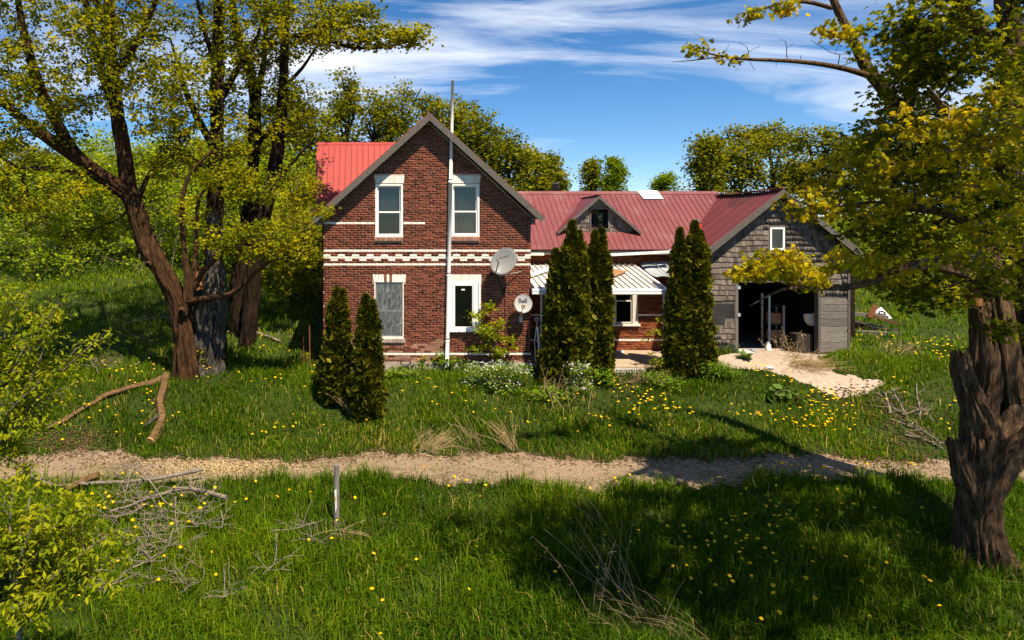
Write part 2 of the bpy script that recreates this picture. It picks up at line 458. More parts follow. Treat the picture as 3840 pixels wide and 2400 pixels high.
def gz(x, y):
    x, y = np.asarray(x, float), np.asarray(y, float)
    z = sum(np.interp(y + d, PY_, PZ_) for d in (-0.35, -0.12, 0.12, 0.35)) / 4
    z = z + 0.36 * sstep(9.4, 11.2, x) * sstep(17.8, 21.0, y) * (1 - sstep(24, 30, y))
    z = z + 0.25 * sstep(-4, -12, x) * sstep(17, 24, y)
    z = z + 3.2 * sstep(-1, -14, x) * sstep(34, 62, y)
    lane = sstep(13.6, 14.6, y) * (1 - sstep(16.3, 17.2, y))
    flat = 1 - np.maximum(lane, (1 - np.minimum(1, abs(x - 5) / 8)) * sstep(19.5, 20.5, y) * (1 - sstep(24, 26, y))) * 0.8
    z = np.where((x > 10.45) & (x < 15.2) & (y > 21.46) & (y < 28.2), np.minimum(z, 0.2), z)
    z = np.where((x > 5.0) & (x < 10.4) & (y > 20.36) & (y < 25), np.minimum(z, -0.02), z)
    return z + flat * (0.05 * np.sin(0.9 * x + 1.3 * np.sin(0.5 * y)) + 0.04 * np.sin(1.7 * y + 0.8 * x) + 0.03 * np.sin(2.9 * x - 1.1 * y))


def G(px, py, y0=6.0, y1=120.0):
    """Photo pixel -> the point of the ground it shows."""
    Y = np.concatenate([np.arange(y0, 40, 0.02), np.arange(40, y1, 0.2)])
    d = CZ - (py - PY0) / F * Y - gz((px - PX0) / F * Y, Y)
    i = int(np.argmax(d <= 0)) if (d <= 0).any() else len(Y) - 1
    p = W(px, py, Y[i])
    p[2] = float(gz(p[0], p[1]))
    return p
# ------------------------------------------------------------------ ground
rng = np.random.default_rng(11)


def grid_sheet(name, xs, ys, zf, mat, kind='structure', keep=None):
    X, Y = np.meshgrid(xs, ys)
    Z = zf(X, Y)
    nx, ny = len(xs), len(ys)
    i = (np.arange(ny - 1)[:, None] * nx + np.arange(nx - 1)[None, :]).ravel()
    Q = np.stack([i, i + 1, i + nx + 1, i + nx], -1)
    if keep is not None:
        k = keep(X, Y).ravel()
        Q = Q[k[Q].all(1)]
    o = link(name, npmesh(name, np.stack([X.ravel(), Y.ravel(), Z.ravel()], -1), Q, None, True), mat)
    o['kind'] = kind
    return o


def smooth_noise(X, Y, s, seed=0):
    f = np.vectorize(lambda a, b: noise.noise((a * s, b * s, seed)))
    return f(np.asarray(X), np.asarray(Y))


xs = np.concatenate([np.arange(-600, -40, 40), np.arange(-40, -14, 2.0), np.arange(-14, 26, 0.3), np.arange(26, 70, 2.0), np.arange(70, 801, 40)])
ys = np.concatenate([np.arange(-60, 2, 6.0), np.arange(2, 32, 0.25), np.arange(32, 100, 2.0), np.arange(100, 1401, 50)])
grid_sheet('ground', xs, ys, gz, 'ground')


def lane_edges(x):
    far = 16.3 + 0.25 * np.sin(0.7 * x) + 0.15 * np.sin(1.9 * x + 1) + 0.09 * np.sin(5.3 * x) + 0.05 * np.sin(13 * x + 1) - 0.5 * sstep(9, 14, x)
    near = 14.6 + 0.2 * np.sin(0.55 * x + 2) + 0.12 * np.sin(2.3 * x) + 0.08 * np.sin(6.1 * x) + 0.05 * np.sin(15 * x) + 0.2 * sstep(-2, -6, x)
    return near, far


def on_lane(x, y, m=0.0):
    a, b = lane_edges(np.asarray(x, float))
    return (y > a + m) & (y < b - m)


GARX, GARY = [], []
for px_, py_ in ((2655, 1368), (2700, 1335), (2755, 1312), (2800, 1300), (3040, 1300), (3070, 1340), (3085, 1372), (3140, 1398), (3230, 1418), (3325, 1447), (3285, 1478), (3160, 1500), (3080, 1462), (3010, 1438), (2920, 1408), (2840, 1392), (2740, 1388)):
    q_ = G(px_, py_)
    GARX.append(q_[0])
    GARY.append(min(q_[1], 21.5))


def on_grit(x, y, m=0.0):
    x, y = np.asarray(x, float), np.asarray(y, float)
    ins = np.zeros(x.shape, bool)
    n = len(GARX)
    w = 0.10 * np.sin(5 * x + 3 * y) + 0.07 * np.sin(13 * y - 4 * x) + 0.04 * np.sin(31 * x + 17 * y)
    for i in range(n):
        x1, y1, x2, y2 = GARX[i], GARY[i], GARX[i - 1], GARY[i - 1]
        c = ((y1 > y) != (y2 > y)) & (x + w < (x2 - x1) * (y - y1) / (y2 - y1 + 1e-9) + x1)
        ins ^= c
    return ins


grid_sheet('driveway', np.arange(-16, 26, 0.06), np.arange(13.2, 17.6, 0.06), lambda X, Y: gz(X, Y) + 0.012, 'gravel', keep=lambda X, Y: on_lane(X, Y))
grid_sheet('gravel_path', np.arange(10, 16.5, 0.045), np.arange(17.0, 21.7, 0.045), lambda X, Y: gz(X, Y) + 0.02, 'sand', keep=lambda X, Y: on_grit(X, Y))

# ------------------------------------------------------------------ brick house
FY = 20.8                      # face of the front gable wall
WX0, WX1 = -1.10, 5.12
GCX, GTOP, GEV, GSL = 2.01, 7.40, 4.62, 0.917
house = thing('brick_house', 'old red brick farmhouse with white patterned brick bands and red metal roofs', 'house', (2.0, 23.0, 0.0))


def fx(px):
    return (px - PX0) / 125.0


def fz(py):
    return CZ - (py - PY0) / 125.0


WIN = {'ul': (fx(1408), fx(1511), fz(888), fz(690)), 'ur': (fx(1693), fx(1798), fz(886), fz(690)),
       'll': (fx(1404), fx(1514), fz(1270), fz(1057)), 'lr': (fx(1684), fx(1800), fz(1242), fz(1057))}


def wall_slabs(mb, x0, x1, z0, z1, y0, y1, holes):
    """Solid wall between two y planes, left open at the holes (x0,x1,z0,z1)."""
    zs = sorted({z0, z1, *[h[2] for h in holes], *[h[3] for h in holes]})
    for a, b in zip(zs[:-1], zs[1:]):
        cuts = sorted([(h[0], h[1]) for h in holes if h[2] < (a + b) / 2 < h[3]])
        c = x0
        for p, q in cuts + [(x1, x1)]:
            if p > c + 1e-6:
                mb.box(c, p, y0, y1, a, b)
            c = max(c, q)


fw = MB()
wall_slabs(fw, WX0, WX1, 0.25, GEV, FY + 0.009, FY + 0.25, list(WIN.values())[2:] + [(h[0], h[1], h[2], min(h[3], GEV)) for h in list(WIN.values())[:2]])
# gable above the eaves, left open for the tops of the upper windows
zt = WIN['ul'][3]


def gx(z):
    return (GTOP + 0.15 - z) / GSL


for (a, b) in ((WX0, WIN['ul'][0]), (WIN['ul'][1], WIN['ur'][0]), (WIN['ur'][1], WX1)):
    pts = []
    for x, z in ((a, GEV), (b, GEV), (b, min(zt, GTOP + .1 - abs(b - GCX) * GSL)), (a, min(zt, GTOP + .1 - abs(a - GCX) * GSL))):
        pts.append((x, FY + 0.009, max(z, GEV)))
    if a == WX0:
        hx = GCX - gx(zt) + 0.05
        pts = [(a, FY + .009, GEV), (b, FY + .009, GEV), (b, FY + .009, zt), (max(hx, a), FY + .009, zt)]
    if b == WX1:
        hx = GCX + gx(zt) - 0.05
        pts = [(a, FY + .009, GEV), (b, FY + .009, GEV), (min(hx, b), FY + .009, zt), (a, FY + .009, zt)]
    fw.prism(pts, (0, 0.24, 0))
fw.prism([(GCX - gx(zt) + .05, FY + .009, zt), (GCX + gx(zt) - .05, FY + .009, zt), (GCX, FY + .009, GTOP + .1)], (0, 0.24, 0))
front = fw.build('front_wall', 'mortar', house)

# individual bricks
CO, PITCH = 0.0689, 0.216


def unit_box_mesh(name, mat, sx, sy, sz, bev=0.0):
    mb = MB()
    mb.box(-sx / 2, sx / 2, 0, sy, -sz / 2, sz / 2)
    me = bpy.data.meshes.new(name)
    me.from_pydata(mb.v, [], mb.f)
    me.materials.append(M[mat])
    return me


class Bricks:
    """Lays bricks; the first `limit` of a kind become objects, the rest one joined part."""
    def __init__(s, parent, plane, limit=300):
        s.parent, s.plane, s.limit, s.items = parent, plane, limit, []

    def put(s, x0, x1, z, mat, name, h=0.058, w=1.0):
        s.items.append((x0, x1, z, mat, name, h, w))

    def finish(s):
        kinds = {}
        for it in s.items:
            kinds.setdefault((it[3], it[4]), []).append(it)
        for (mat, name), its in kinds.items():
            its.sort(key=lambda i: -i[6])
            me = unit_box_mesh(name, mat, 1.0, 0.05, 1.0)
            me2 = Pile()
            for n, (x0, x1, z, _, _, h, _) in enumerate(its):
                dy = random.uniform(-0.003, 0.003)
                if n < s.limit:
                    link(name, me, None, s.parent, loc=((x0 + x1) / 2, s.plane + dy, z + random.uniform(-.002, .002)), scale=(x1 - x0, 1, h + random.uniform(-.003, .003)))
                else:
                    y0 = s.plane + dy
                    zz = z + random.uniform(-.002, .002)
                    V = np.array([(x, y, q) for q in (zz - h / 2, zz + h / 2) for (x, y) in ((x0, y0), (x1, y0), (x1, y0 + .05), (x0, y0 + .05))])
                    Q = np.array([(3, 2, 1, 0), (4, 5, 6, 7), (0, 1, 5, 4), (1, 2, 6, 5), (2, 3, 7, 6), (3, 0, 4, 7)])
                    me2.add(V, Q, random.random())
            if me2.n:
                o = me2.build('brickwork', mat, s.parent)
                o['kind'] = 'stuff'


def row_cut(a, b, holes):
    seg = [(a, b)]
    for h0, h1 in holes:
        seg = [q for s0, s1 in seg for q in ((s0, min(s1, h0)), (max(s0, h1), s1)) if q[1] - q[0] > 0.02]
    return seg


LINT = [(fx(1405), fx(1516), fz(687), fz(658)), (fx(1692), fx(1802), fz(687), fz(658)), (fx(1398), fx(1522), fz(1058), fz(1029)), (fx(1682), fx(1805), fz(1058), fz(1029))]
SILL = [(fx(1404), fx(1510), fz(903), fz(888)), (fx(1690), fx(1800), fz(903), fz(886)), (fx(1400), fx(1520), fz(1284), fz(1270))]
bk = Bricks(front, FY)
for k in range(-48, 56):
    z = 3.582 + k * CO
    a, b = WX0, WX1
    if z > GEV - 0.05:
        hw = (GTOP + 0.03 - z) / GSL
        a, b = max(a, GCX - hw), min(b, GCX + hw)
    if b - a < 0.15:
        continue
    holes = [(h[0], h[1]) for h in list(WIN.values()) + LINT + SILL if h[2] - .02 < z < h[3] + .02]
    off = (0.5 * (k % 2) + (0.13 if k % 3 == 0 else 0.0)) * PITCH
    for s0, s1 in row_cut(a, b, holes):
        j = math.floor((s0 - WX0 - off) / PITCH)
        while True:
            x0 = max(WX0 + off + j * PITCH, s0)
            x1 = min(WX0 + off + (j + 1) * PITCH, s1)
            if x0 >= s1 - 0.015:
                break
            if x1 - x0 > 0.03:
                white = k in (0, -3, -6) or (k == -2 and j % 2 == 0) or (k == -4 and j % 2 == 1) or k == -45 or (k == 12 and x0 < fx(1585))
                if k == 0 and random.random() < 0.0:
                    white = False
                worn = (not white) and (k < -38 and random.random() < 0.45 and x0 < 2.5)
                g = 0.011
                bk.put(x0 + (0 if x0 == a else g / 2), x1 - (0 if x1 == b else g / 2), z + (0.004 * math.sin(3 * x0) if k < -35 else 0), 'brick_white' if white else ('brick_worn' if worn else 'brick'),
                       'painted_brick' if white else ('worn_brick' if worn else 'brick'), w=(1.0 if abs(x0 - GCX) < 1.4 else 0.5) + 0.2 * random.random())
            j += 1
bk.finish()

# lintels of upright white bricks, brick sills
for i, (a, b, z0, z1) in enumerate(LINT):
    mb = MB()
    mb.box(a, b, FY + 0.012, FY + 0.2, z0, z1)
    lt = mb.build('lintel', 'mortar' if i < 3 else 'white_old', house)
    n = 12
    if i == 3:
        MB().box(a, b, FY - 0.012, FY + 0.012, z0 + .002, z1 - .002).build('lintel_face', 'white_old', lt)
        continue
    for q in range(n):
        f = (q + .5) / n
        xb, xt = a + .02 + (b - a - .04) * f, a + (b - a) * f
        w = (b - a) / n * 0.43
        sk = (f - .5) * 0.06
        MB().hexa([(xb - w - sk * .3, FY - .004, z0), (xb + w - sk * .3, FY - .004, z0), (xb + w - sk * .3, FY + .05, z0), (xb - w - sk * .3, FY + .05, z0),
                   (xt - w + sk * .3, FY - .004, z1), (xt + w + sk * .3, FY - .004, z1), (xt + w + sk * .3, FY + .05, z1), (xt - w + sk * .3, FY + .05, z1)]).build(
            'lintel_brick', 'rust' if (i == 2 and q in (4, 6)) else 'brick_white', lt)
for i, (a, b, z0, z1) in enumerate(SILL):
    if i == 2:
        sl = MB().box(a, b, FY - 0.05, FY + .1, z0, z1).build('window_sill', 'stone', house)
        continue
    sl = MB().box(a + .01, b - .01, FY - 0.045, FY + .1, z0 + .01, z1 - .012).build('window_sill', 'mortar', house)
    n = 11
    for q in range(n):
        x = a + (b - a) * (q + .5) / n
        w = (b - a) / n * .45
        d = random.uniform(-.004, .004)
        MB().hexa([(x - w, FY - .065 + d, z0), (x + w, FY - .065 + d, z0), (x + w, FY + .02, z0 + .01), (x - w, FY + .02, z0 + .01),
                   (x - w, FY - .06 + d, z1 - .025), (x + w, FY - .06 + d, z1 - .025), (x + w, FY + .02, z1), (x - w, FY + .02, z1)]).build('sill_brick', 'brick_worn', sl)

# foundation, side and back walls, rooms behind the windows
MB().box(WX0 - .03, WX1 + .03, FY - .03, FY + .25, -0.5, 0.25).build('foundation', 'stone', house)
mb = MB()
mb.box(WX0, WX0 + .22, FY + .26, 25.0, -.3, GEV).box(WX1 - .22, WX1, FY + .26, 24.0, -.3, GEV)
mb.box(-1.35, -1.13, 24.6, 29.4, -.3, 4.9).box(-1.13, 5.1, 29.2, 29.4, -.3, 4.9).box(4.9, 5.1, 25.4, 29.2, -.3, 5.2)
mb.prism([(-1.35, 24.6, 4.9), (-1.35, 29.4, 4.9), (-1.35, 27.0, 7.4)], (.22, 0, 0))
mb.build('side_wall', 'brick', house)
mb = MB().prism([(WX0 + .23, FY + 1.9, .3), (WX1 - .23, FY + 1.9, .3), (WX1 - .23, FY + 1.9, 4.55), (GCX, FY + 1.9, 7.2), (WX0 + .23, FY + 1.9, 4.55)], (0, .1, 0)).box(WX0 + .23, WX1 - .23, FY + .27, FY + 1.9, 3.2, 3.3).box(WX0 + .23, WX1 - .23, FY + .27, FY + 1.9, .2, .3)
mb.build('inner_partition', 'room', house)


def hung_window(nm, x0, x1, z0, z1, y, mat, mid, pane='glass', fw_=0.075, curtains=('curtain', 'curtain')):
    """Vertical sliding window: outer frame, two sashes, two panes, something hung behind each."""
    w = MB()
    for (a, b, c, d) in ((x0, x0 + .055, z0, z1), (x1 - .055, x1, z0, z1), (x0 + .055, x1 - .055, z1 - .05, z1), (x0 + .055, x1 - .055, z0, z0 + .05)):
        w.box(a, b, y - .03, y + .12, c, d)
    win = w.build(nm, mat, house)
    for lo, hi, yy, ct in ((z0 + .05, mid, y + .01, curtains[1]), (mid - .035, z1 - .05, y + .045, curtains[0])):
        a, b = x0 + .055, x1 - .055
        s = MB()
        for q in ((a, a + .04, lo, hi), (b - .04, b, lo, hi), (a + .04, b - .04, hi - .04, hi), (a + .04, b - .04, lo, lo + .04)):
            s.box(q[0], q[1], yy, yy + .03, q[2], q[3])
        s.build('sash', mat, win)
        MB().box(a + .04, b - .04, yy + .012, yy + .018, lo + .04, hi - .04).build('pane', pane, win)
        if ct:
            X = np.linspace(a - .05, b + .05, 24)
            Z = np.linspace(lo - .03, hi + .03, 5)
            XX, ZZ = np.meshgrid(X, Z)
            YY = yy + .13 + .02 * np.sin(XX * 38 + ZZ * 2) + .01 * np.sin(XX * 90)
            i = (np.arange(4)[:, None] * 24 + np.arange(23)[None, :]).ravel()
            link('curtain', npmesh('curtain', np.stack([XX.ravel(), YY.ravel(), ZZ.ravel()], -1), np.stack([i, i + 1, i + 25, i + 24], -1), None, True), ct, win)
    return win


h = WIN['ul']
hung_window('window', *h, FY + .04, 'vinyl', fz(793), curtains=('curtain', 'curtain_dark'))
h = WIN['ur']
hung_window('window', *h, FY + .04, 'vinyl', fz(791), curtains=('curtain', 'curtain_beige'))
h = WIN['ll']
wl = hung_window('window', *h, FY + .09, 'casing', fz(1165), curtains=('curtain', 'curtain'))
MB().box(h[0] + .015, h[1] - .015, FY + .035, FY + .038, h[2] - .02, h[3] - .01).build('plastic_sheet', 'film', wl)
for q in ((h[0], h[0] + .035, h[2], h[3]), (h[1] - .035, h[1], h[2], h[3]), (h[0] + .035, h[1] - .035, h[2], h[2] + .06)):
    MB().box(q[0], q[1], FY + .005, FY + .034, q[2], q[3]).build('batten', 'white_old', wl)
# boxed picture window right of the white pipe
h = WIN['lr']
w = MB()
a, b, z0, z1 = h
g0, g1, gz0, gz1 = fx(1706), fx(1771), fz(1226), fz(1071)
for q in ((a, g0, z0, z1, .03), (g1, b, z0, z1, .03), (g0, g1, gz1, z1, .03), (g0, g1, z0, gz0, .03)):
    w.box(q[0], q[1], FY - .02, FY + .12, q[2], q[3])
win = w.build('window', 'vinyl', house)
for q in ((a - .02, a + .05, FY - .07), (b - .05, b + .01, FY - .07), (a + .10, a + .13, FY - .045), (g1 + .03, g1 + .06, FY - .045)):
    MB().box(q[0], q[1], q[2], FY - .021, z0 + .06, z1).build('casing_strip', 'vinyl', win)
MB().box(a - .04, b + .02, FY - .1, FY - .021, z0 - .01, z0 + .055).build('window_sill', 'vinyl', win)
MB().box(g0 + .002, g1 - .002, FY + .04, FY + .046, gz0, gz1).build('pane', 'glass', win)
MB().box(fx(1731), fx(1744), FY + .034, FY + .037, fz(1089), fz(1084)).build('sticker', 'white', win)
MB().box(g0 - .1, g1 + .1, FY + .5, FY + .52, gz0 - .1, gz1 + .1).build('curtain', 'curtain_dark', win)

# front gable roof
RY = FY - 0.38                                # outer face of the bargeboards
APX, APZ = 2.05, 7.68
roof = MB()
for sx, ex, ez in ((-1, -1.40, 4.56), (1, 5.44, 4.58)):
    p = [(APX, RY + .045, APZ - .02), (ex, RY + .045, ez - .02), (ex, RY + .045, ez - .05), (APX, RY + .045, APZ - .055)]
    roof.prism(p if sx < 0 else p[::-1], (0, 27.0 - RY, 0))
front_roof = roof.build('front_roof', 'darkwood', house)
for sx, ex, ez in ((-1, -1.42, 4.56), (1, 5.46, 4.58)):
    n = 24
    for i in range(n):
        y0, y1 = RY + .02 + i * .26, RY + .02 + (i + 1) * .26 - .006
        up = .012
        a, b = Vector((APX, 0, APZ)), Vector((ex, 0, ez))
        p = [(a.x, y0, a.z - .018), (b.x, y0, b.z - .018), (b.x, y0, b.z - .002), (a.x, y0, a.z - .002)]
        mb = MB().prism(p, (0, y1 - y0, 0))
        p2 = [(q[0], y1 - .02, q[2] + (.02 if j > 1 else .014)) for j, q in enumerate(p)]
        mb.prism(p2, (0, .018, 0))
        mb.build('roof_panel', 'roof_bright' if sx < 0 else 'roof_red', front_roof)
    # bargeboards
    nx = Vector((ex - APX, 0, ez - APZ)).normalized()
    dn = Vector((-nx.z, 0, nx.x)) if sx < 0 else Vector((nx.z, 0, -nx.x))
    if dn.z > 0:
        dn = -dn
    a, b = Vector((APX, RY, APZ - .02)), Vector((ex, RY, ez - .02))
    cut = b - nx * (0.0 if sx < 0 else 0.62)
    mb = MB()
    mb.prism([a, cut, cut + dn * .17, Vector((APX, RY, a.z - .17 / abs(nx.x)))], (0, .04, 0))
    mb.build('bargeboard', 'rake', house)
    if sx > 0:
        MB().prism([cut + nx * .004, b, b + dn * .17, cut + dn * .17 + nx * .004], (0, .045, 0)).build('bargeboard', 'rake', house)
    # boxed eave return
    ex0, ex1 = (ex + .06, WX0) if sx < 0 else (WX1, ex - .25)
    for q in range(3):
        MB().box(min(ex0, ex1), max(ex0, ex1), FY - .2, FY + 3.0, 4.36 + q * .075, 4.43 + q * .075).build('eave_board', 'oldwood', house)
# soffit under the overhang
for sx, ex, ez in ((-1, -1.3, 4.56), (1, 5.34, 4.58)):
    p = [(APX, RY + .05, APZ - .075), (ex, RY + .05, ez + .06), (ex, RY + .05, ez + .03), (APX, RY + .05, APZ - .11)]
    MB().prism(p if sx < 0 else p[::-1], (0, FY - RY - .06, 0)).build('soffit', 'darkwood', house)

# cross roof behind, its bright slope showing left of the gable
LR = (27.0, 7.56, 24.15, 4.72)
left_roof = MB().prism([(-1.60, LR[0], LR[1] - .03), (-1.60, LR[2], LR[3] - .03), (-1.60, LR[2], LR[3] - .06), (-1.60, LR[0], LR[1] - .07)], (4.0, 0, 0)).build('cross_roof', 'darkwood', house)
for i in range(18):
    x0 = -1.63 + i * .219
    x1 = x0 + .209
    MB().prism([(x0, LR[0], LR[1]), (x0, LR[2] - .03, LR[3] - .03), (x0, LR[2] - .03, LR[3] - .05), (x0, LR[0], LR[1] - .02)], (x1 - x0, 0, 0)).prism(
        [(x1 - .014, LR[0], LR[1] + .04), (x1 - .014, LR[2] - .03, LR[3] + .01), (x1 - .014, LR[2] - .03, LR[3] - .03), (x1 - .014, LR[0], LR[1])], (.014, 0, 0)).build('roof_panel', 'roof_bright', left_roof)
MB().prism([(-1.60, LR[0], LR[1] - .02), (-1.60, 29.8, 4.7), (-1.60, 29.8, 4.66), (-1.60, LR[0], LR[1] - .06)], (4.0, 0, 0)).build('back_slope', 'roof_red', left_roof)
MB().prism([(-1.65, LR[0] + .02, LR[1] + .03), (-1.65, LR[0] - .1, LR[1] - .07), (-1.65, LR[0] - .1, LR[1] - .10), (-1.65, LR[0] + .12, LR[1] - .06)], (4.0, 0, 0)).build('ridge_cap', 'roof_bright', left_roof)
MB().prism([(-1.66, LR[0], LR[1] + .01), (-1.66, LR[2] - .05, LR[3] - .02), (-1.66, LR[2] - .05, LR[3] - .12), (-1.66, LR[0], LR[1] - .10)], (.03, 0, 0)).build('edge_trim', 'roof_bright', left_roof)

# ------------------------------------------------------------------ the lower wing
QY = 23.0                      # face of the wing wall
QX1 = 11.2
EY, EZ, TY, TZ = 22.6, 3.60, 25.0, 5.53      # eave and ridge of the wing roof
WSL = (TZ - EZ) / (TY - EY)
GX, GZT, GSLP = 12.88, 5.44, 0.79            # garage ridge
GYF = 21.4


def qx(px):
    return (px - PX0) / F * QY


def qz(py):
    return CZ - (py - PY0) / F * QY


wwin = (qx(2288), qx(2391), qz(1214), qz(1085))
wdoor = (qx(2040), qx(2105), .2, 2.3)
mb = MB()
wall_slabs(mb, WX1 + .01, QX1, -.1, 3.75, QY + .008, QY + .2, [wwin, wdoor])
wing = mb.build('wing_wall', 'mortar_wing', house)
bq = Bricks(wing, QY, 300)
for k in range(2, 54):
    z = 0.06 + k * CO
    if z > 3.72:
        break
    holes = [(h[0], h[1]) for h in (wwin, wdoor) if h[2] - .02 < z < h[3] + .02]
    off = 0.5 * (k % 2) * PITCH + .04 * (k % 3)
    for s0, s1 in row_cut(WX1 + .02, QX1, holes):
        j = math.floor((s0 - off) / PITCH)
        while off + j * PITCH < s1 - .02:
            x0, x1 = max(off + j * PITCH, s0), min(off + (j + 1) * PITCH, s1)
            if x1 - x0 > .03:
                wh = k in (7, 19) and x0 < 10
                bq.put(x0 + .005, x1 - .005, z, 'brick_white' if wh else 'brick_wing', 'painted_brick' if wh else 'brick', w=(1.0 if (8.2 < x0 < 10.6 and z < 2.4) or z > 3.0 else .3) + random.random() * .1)
            j += 1
bq.finish()
# wing window with wide casing
a, b, z0, z1 = wwin
cw = .175
wl = MB().box(a, a + cw, QY - .03, QY + .1, z0, z1).box(b - cw, b, QY - .03, QY + .1, z0, z1).box(a + cw, b - cw, QY - .03, QY + .1, z1 - .1, z1).build('window', 'casing', house)
mid = qz(1127)
for lo, hi, yy in ((z0 + .02, mid, QY + .02), (mid - .03, z1 - .1, QY + .05)):
    s = MB()
    A, B = a + cw + .004, b - cw - .004
    for q in ((A, A + .035, lo, hi), (B - .035, B, lo, hi), (A + .035, B - .035, hi - .035, hi), (A + .035, B - .035, lo, lo + .035)):
        s.box(q[0], q[1], yy, yy + .025, q[2], q[3])
    s.build('sash', 'casing', wl)
    MB().box(A + .035, B - .035, yy + .01, yy + .015, lo + .035, hi - .035).build('pane', 'glass', wl)
MB().box(a - .06, b + .06, QY - .09, QY + .1, z0 - .07, z0 - .003).build('window_sill', 'white_old', wl)
MB().box(a, b, QY + .6, QY + .62, z0 - .1, z1 + .1).build('curtain', 'room', wl)  # dark sheet standing in for the unlit room behind the panes
# panelled door beside the gable wall
a, b, z0, z1 = wdoor
dr = MB().box(a + .003, b - .003, QY + .05, QY + .09, z0, z1 - .003).build('door', 'darkwood', house)
for q in ((z0 + .15, z0 + .85), (z0 + 1.0, z1 - .15)):
    MB().box(a + .08, b - .08, QY + .035, QY + .049, *q).build('door_panel', 'darkwood', dr)
MB().tube([(b - .06, QY + .02, 1.2), (b - .06, QY + .049, 1.2)], .03, 8).build('handle', 'steel', dr)
MB().box(WX1 + .02, QX1, QY - .02, QY + .2, -.3, .2).build('foundation', 'stone', house)

# wing roof: panels in two lengths
wr = MB().prism([(5.0, EY, EZ - .03), (5.0, TY, TZ - .03), (5.0, TY, TZ - .08), (5.0, EY, EZ - .08)], (8.6, 0, 0)).prism(
    [(5.0, TY + .002, TZ - .03), (5.0, 27.5, EZ), (5.0, 27.5, EZ - .05), (5.0, TY + .002, TZ - .08)], (8.6, 0, 0)).build('wing_roof', 'darkwood', house)


def wz(Y):
    return EZ + (Y - EY) * WSL


def vall(x):            # where the garage slope cuts the wing slope
    return max(EY - .04, EY + (GZT - GSLP * (GX - x) - EZ) / WSL)


LAP = 23.75
for i in range(46):
    x0 = 5.05 + i * .187
    x1 = x0 + .182
    if x0 > GX - .05:
        break
    for lap, up in ((0, 0.0), (1, .005)):
        ya, yb = (vall(x0), vall(x1)) if lap == 0 else (max(vall(x0), LAP), max(vall(x1), LAP))
        yt = TY if lap else LAP + .1
        if ya > yt - .06 or yb > yt - .02:
            continue
        c = []
        for dz in (-.02 + up, 0.0 + up):
            c += [(x0, ya, wz(ya) + dz), (x1, yb, wz(yb) + dz), (x1, yt, wz(yt) + dz), (x0, yt, wz(yt) + dz)]
        mb = MB().hexa(c)
        c = []
        for dz in (0.0 + up, .028 + up):
            c += [(x1 - .012, yb, wz(yb) + dz), (x1 + .002, yb, wz(yb) + dz), (x1 + .002, yt, wz(yt) + dz), (x1 - .012, yt, wz(yt) + dz)]
        mb.hexa(c).build('roof_panel', 'roof_red', wr)
MB().prism([(5.0, TY, TZ + .05), (5.0, TY - .11, TZ - .055), (5.0, TY - .11, TZ - .075), (5.0, TY + .12, TZ - .05)], (7.9, 0, 0)).build('ridge_cap', 'roof_red', wr)
# bright replacement piece on the ridge
p0, p1 = (2397 - PX0) / F * 24.9, (2470 - PX0) / F * 24.9
for q in range(3):
    y0 = TY - .36 + q * .125
    MB().hexa([(p0 + .05 - q * .03, y0, wz(y0) + .05), (p1 + .06 - q * .02, y0, wz(y0) + .05), (p1 + .04 - q * .02, y0 + .12, wz(y0 + .12) + .056), (p0 + .02 - q * .03, y0 + .12, wz(y0 + .12) + .056),
               (p0 + .05 - q * .03, y0, wz(y0) + .06), (p1 + .06 - q * .02, y0, wz(y0) + .06), (p1 + .04 - q * .02, y0 + .12, wz(y0 + .12) + .066), (p0 + .02 - q * .03, y0 + .12, wz(y0 + .12) + .066)]).build('patch_sheet', 'gutter', wr)
# valley flashing
va, vb = Vector((GX - .04, vall(GX - .04) - .02, 0)), Vector((GX - (GZT - EZ) / GSLP + .02, EY - .05, 0))
va.z, vb.z = wz(va.y) + .03, wz(vb.y) + .035
MB().bar(va, vb, .26, .014, up=(-.4, -.5, .8)).build('valley_flashing', 'roof_red', wr)
# fascia and sagging gutter
MB().box(5.13, 10.5, EY + .02, EY + .06, EZ - .21, EZ - .05).build('fascia', 'oldwood', house)
MB().box(5.13, 6.0, EY - .01, EY + .018, EZ - .24, EZ - .15).build('fascia_strip', 'white_old', house)
gp = [W(2110, 962, 22.5), W(2258, 957, 22.5), W(2400, 950, 22.48), W(2512, 944, 22.46)]
mb = MB()
for p, q in zip(gp[:-1], gp[1:]):
    mb.bar(p, q, .11, .085)
mb.build('gutter', 'gutter', house)
MB().bar(W(2512, 943, 22.45), W(2526, 940, 22.45), .13, .11).build('gutter_end', 'gutter', house)

# dormer
DY, DX, DZ, DH, DS = 23.28, 7.96, 5.34, 1.36, 0.88
dz0 = wz(DY) + .0
dwin = (((2216 - PX0) / F * DY), ((2280 - PX0) / F * DY), CZ - (856 - PY0) / F * DY, CZ - (785 - PY0) / F * DY)
mb = MB()
hw = (DZ - .06 - dz0) / DS
mb.prism([(DX - hw, DY, dz0 - .02), (dwin[0], DY, dz0 - .02), (dwin[0], DY, DZ - .06 - (DX - dwin[0]) * DS)], (0, .08, 0))
mb.prism([(dwin[1], DY, dz0 - .02), (DX + hw, DY, dz0 - .02), (dwin[1], DY, DZ - .06 - (dwin[1] - DX) * DS)], (0, .08, 0))
mb.prism([(dwin[0], DY, dwin[3]), (dwin[1], DY, dwin[3]), (dwin[1], DY, DZ - .06 - (dwin[1] - DX) * DS), (DX, DY, DZ - .06), (dwin[0], DY, DZ - .06 - (DX - dwin[0]) * DS)], (0, .08, 0))
mb.box(dwin[0], dwin[1], DY, DY + .08, dz0 - .02, dwin[2])
dorm = mb.build('dormer', 'oldwood', house)
shm = None


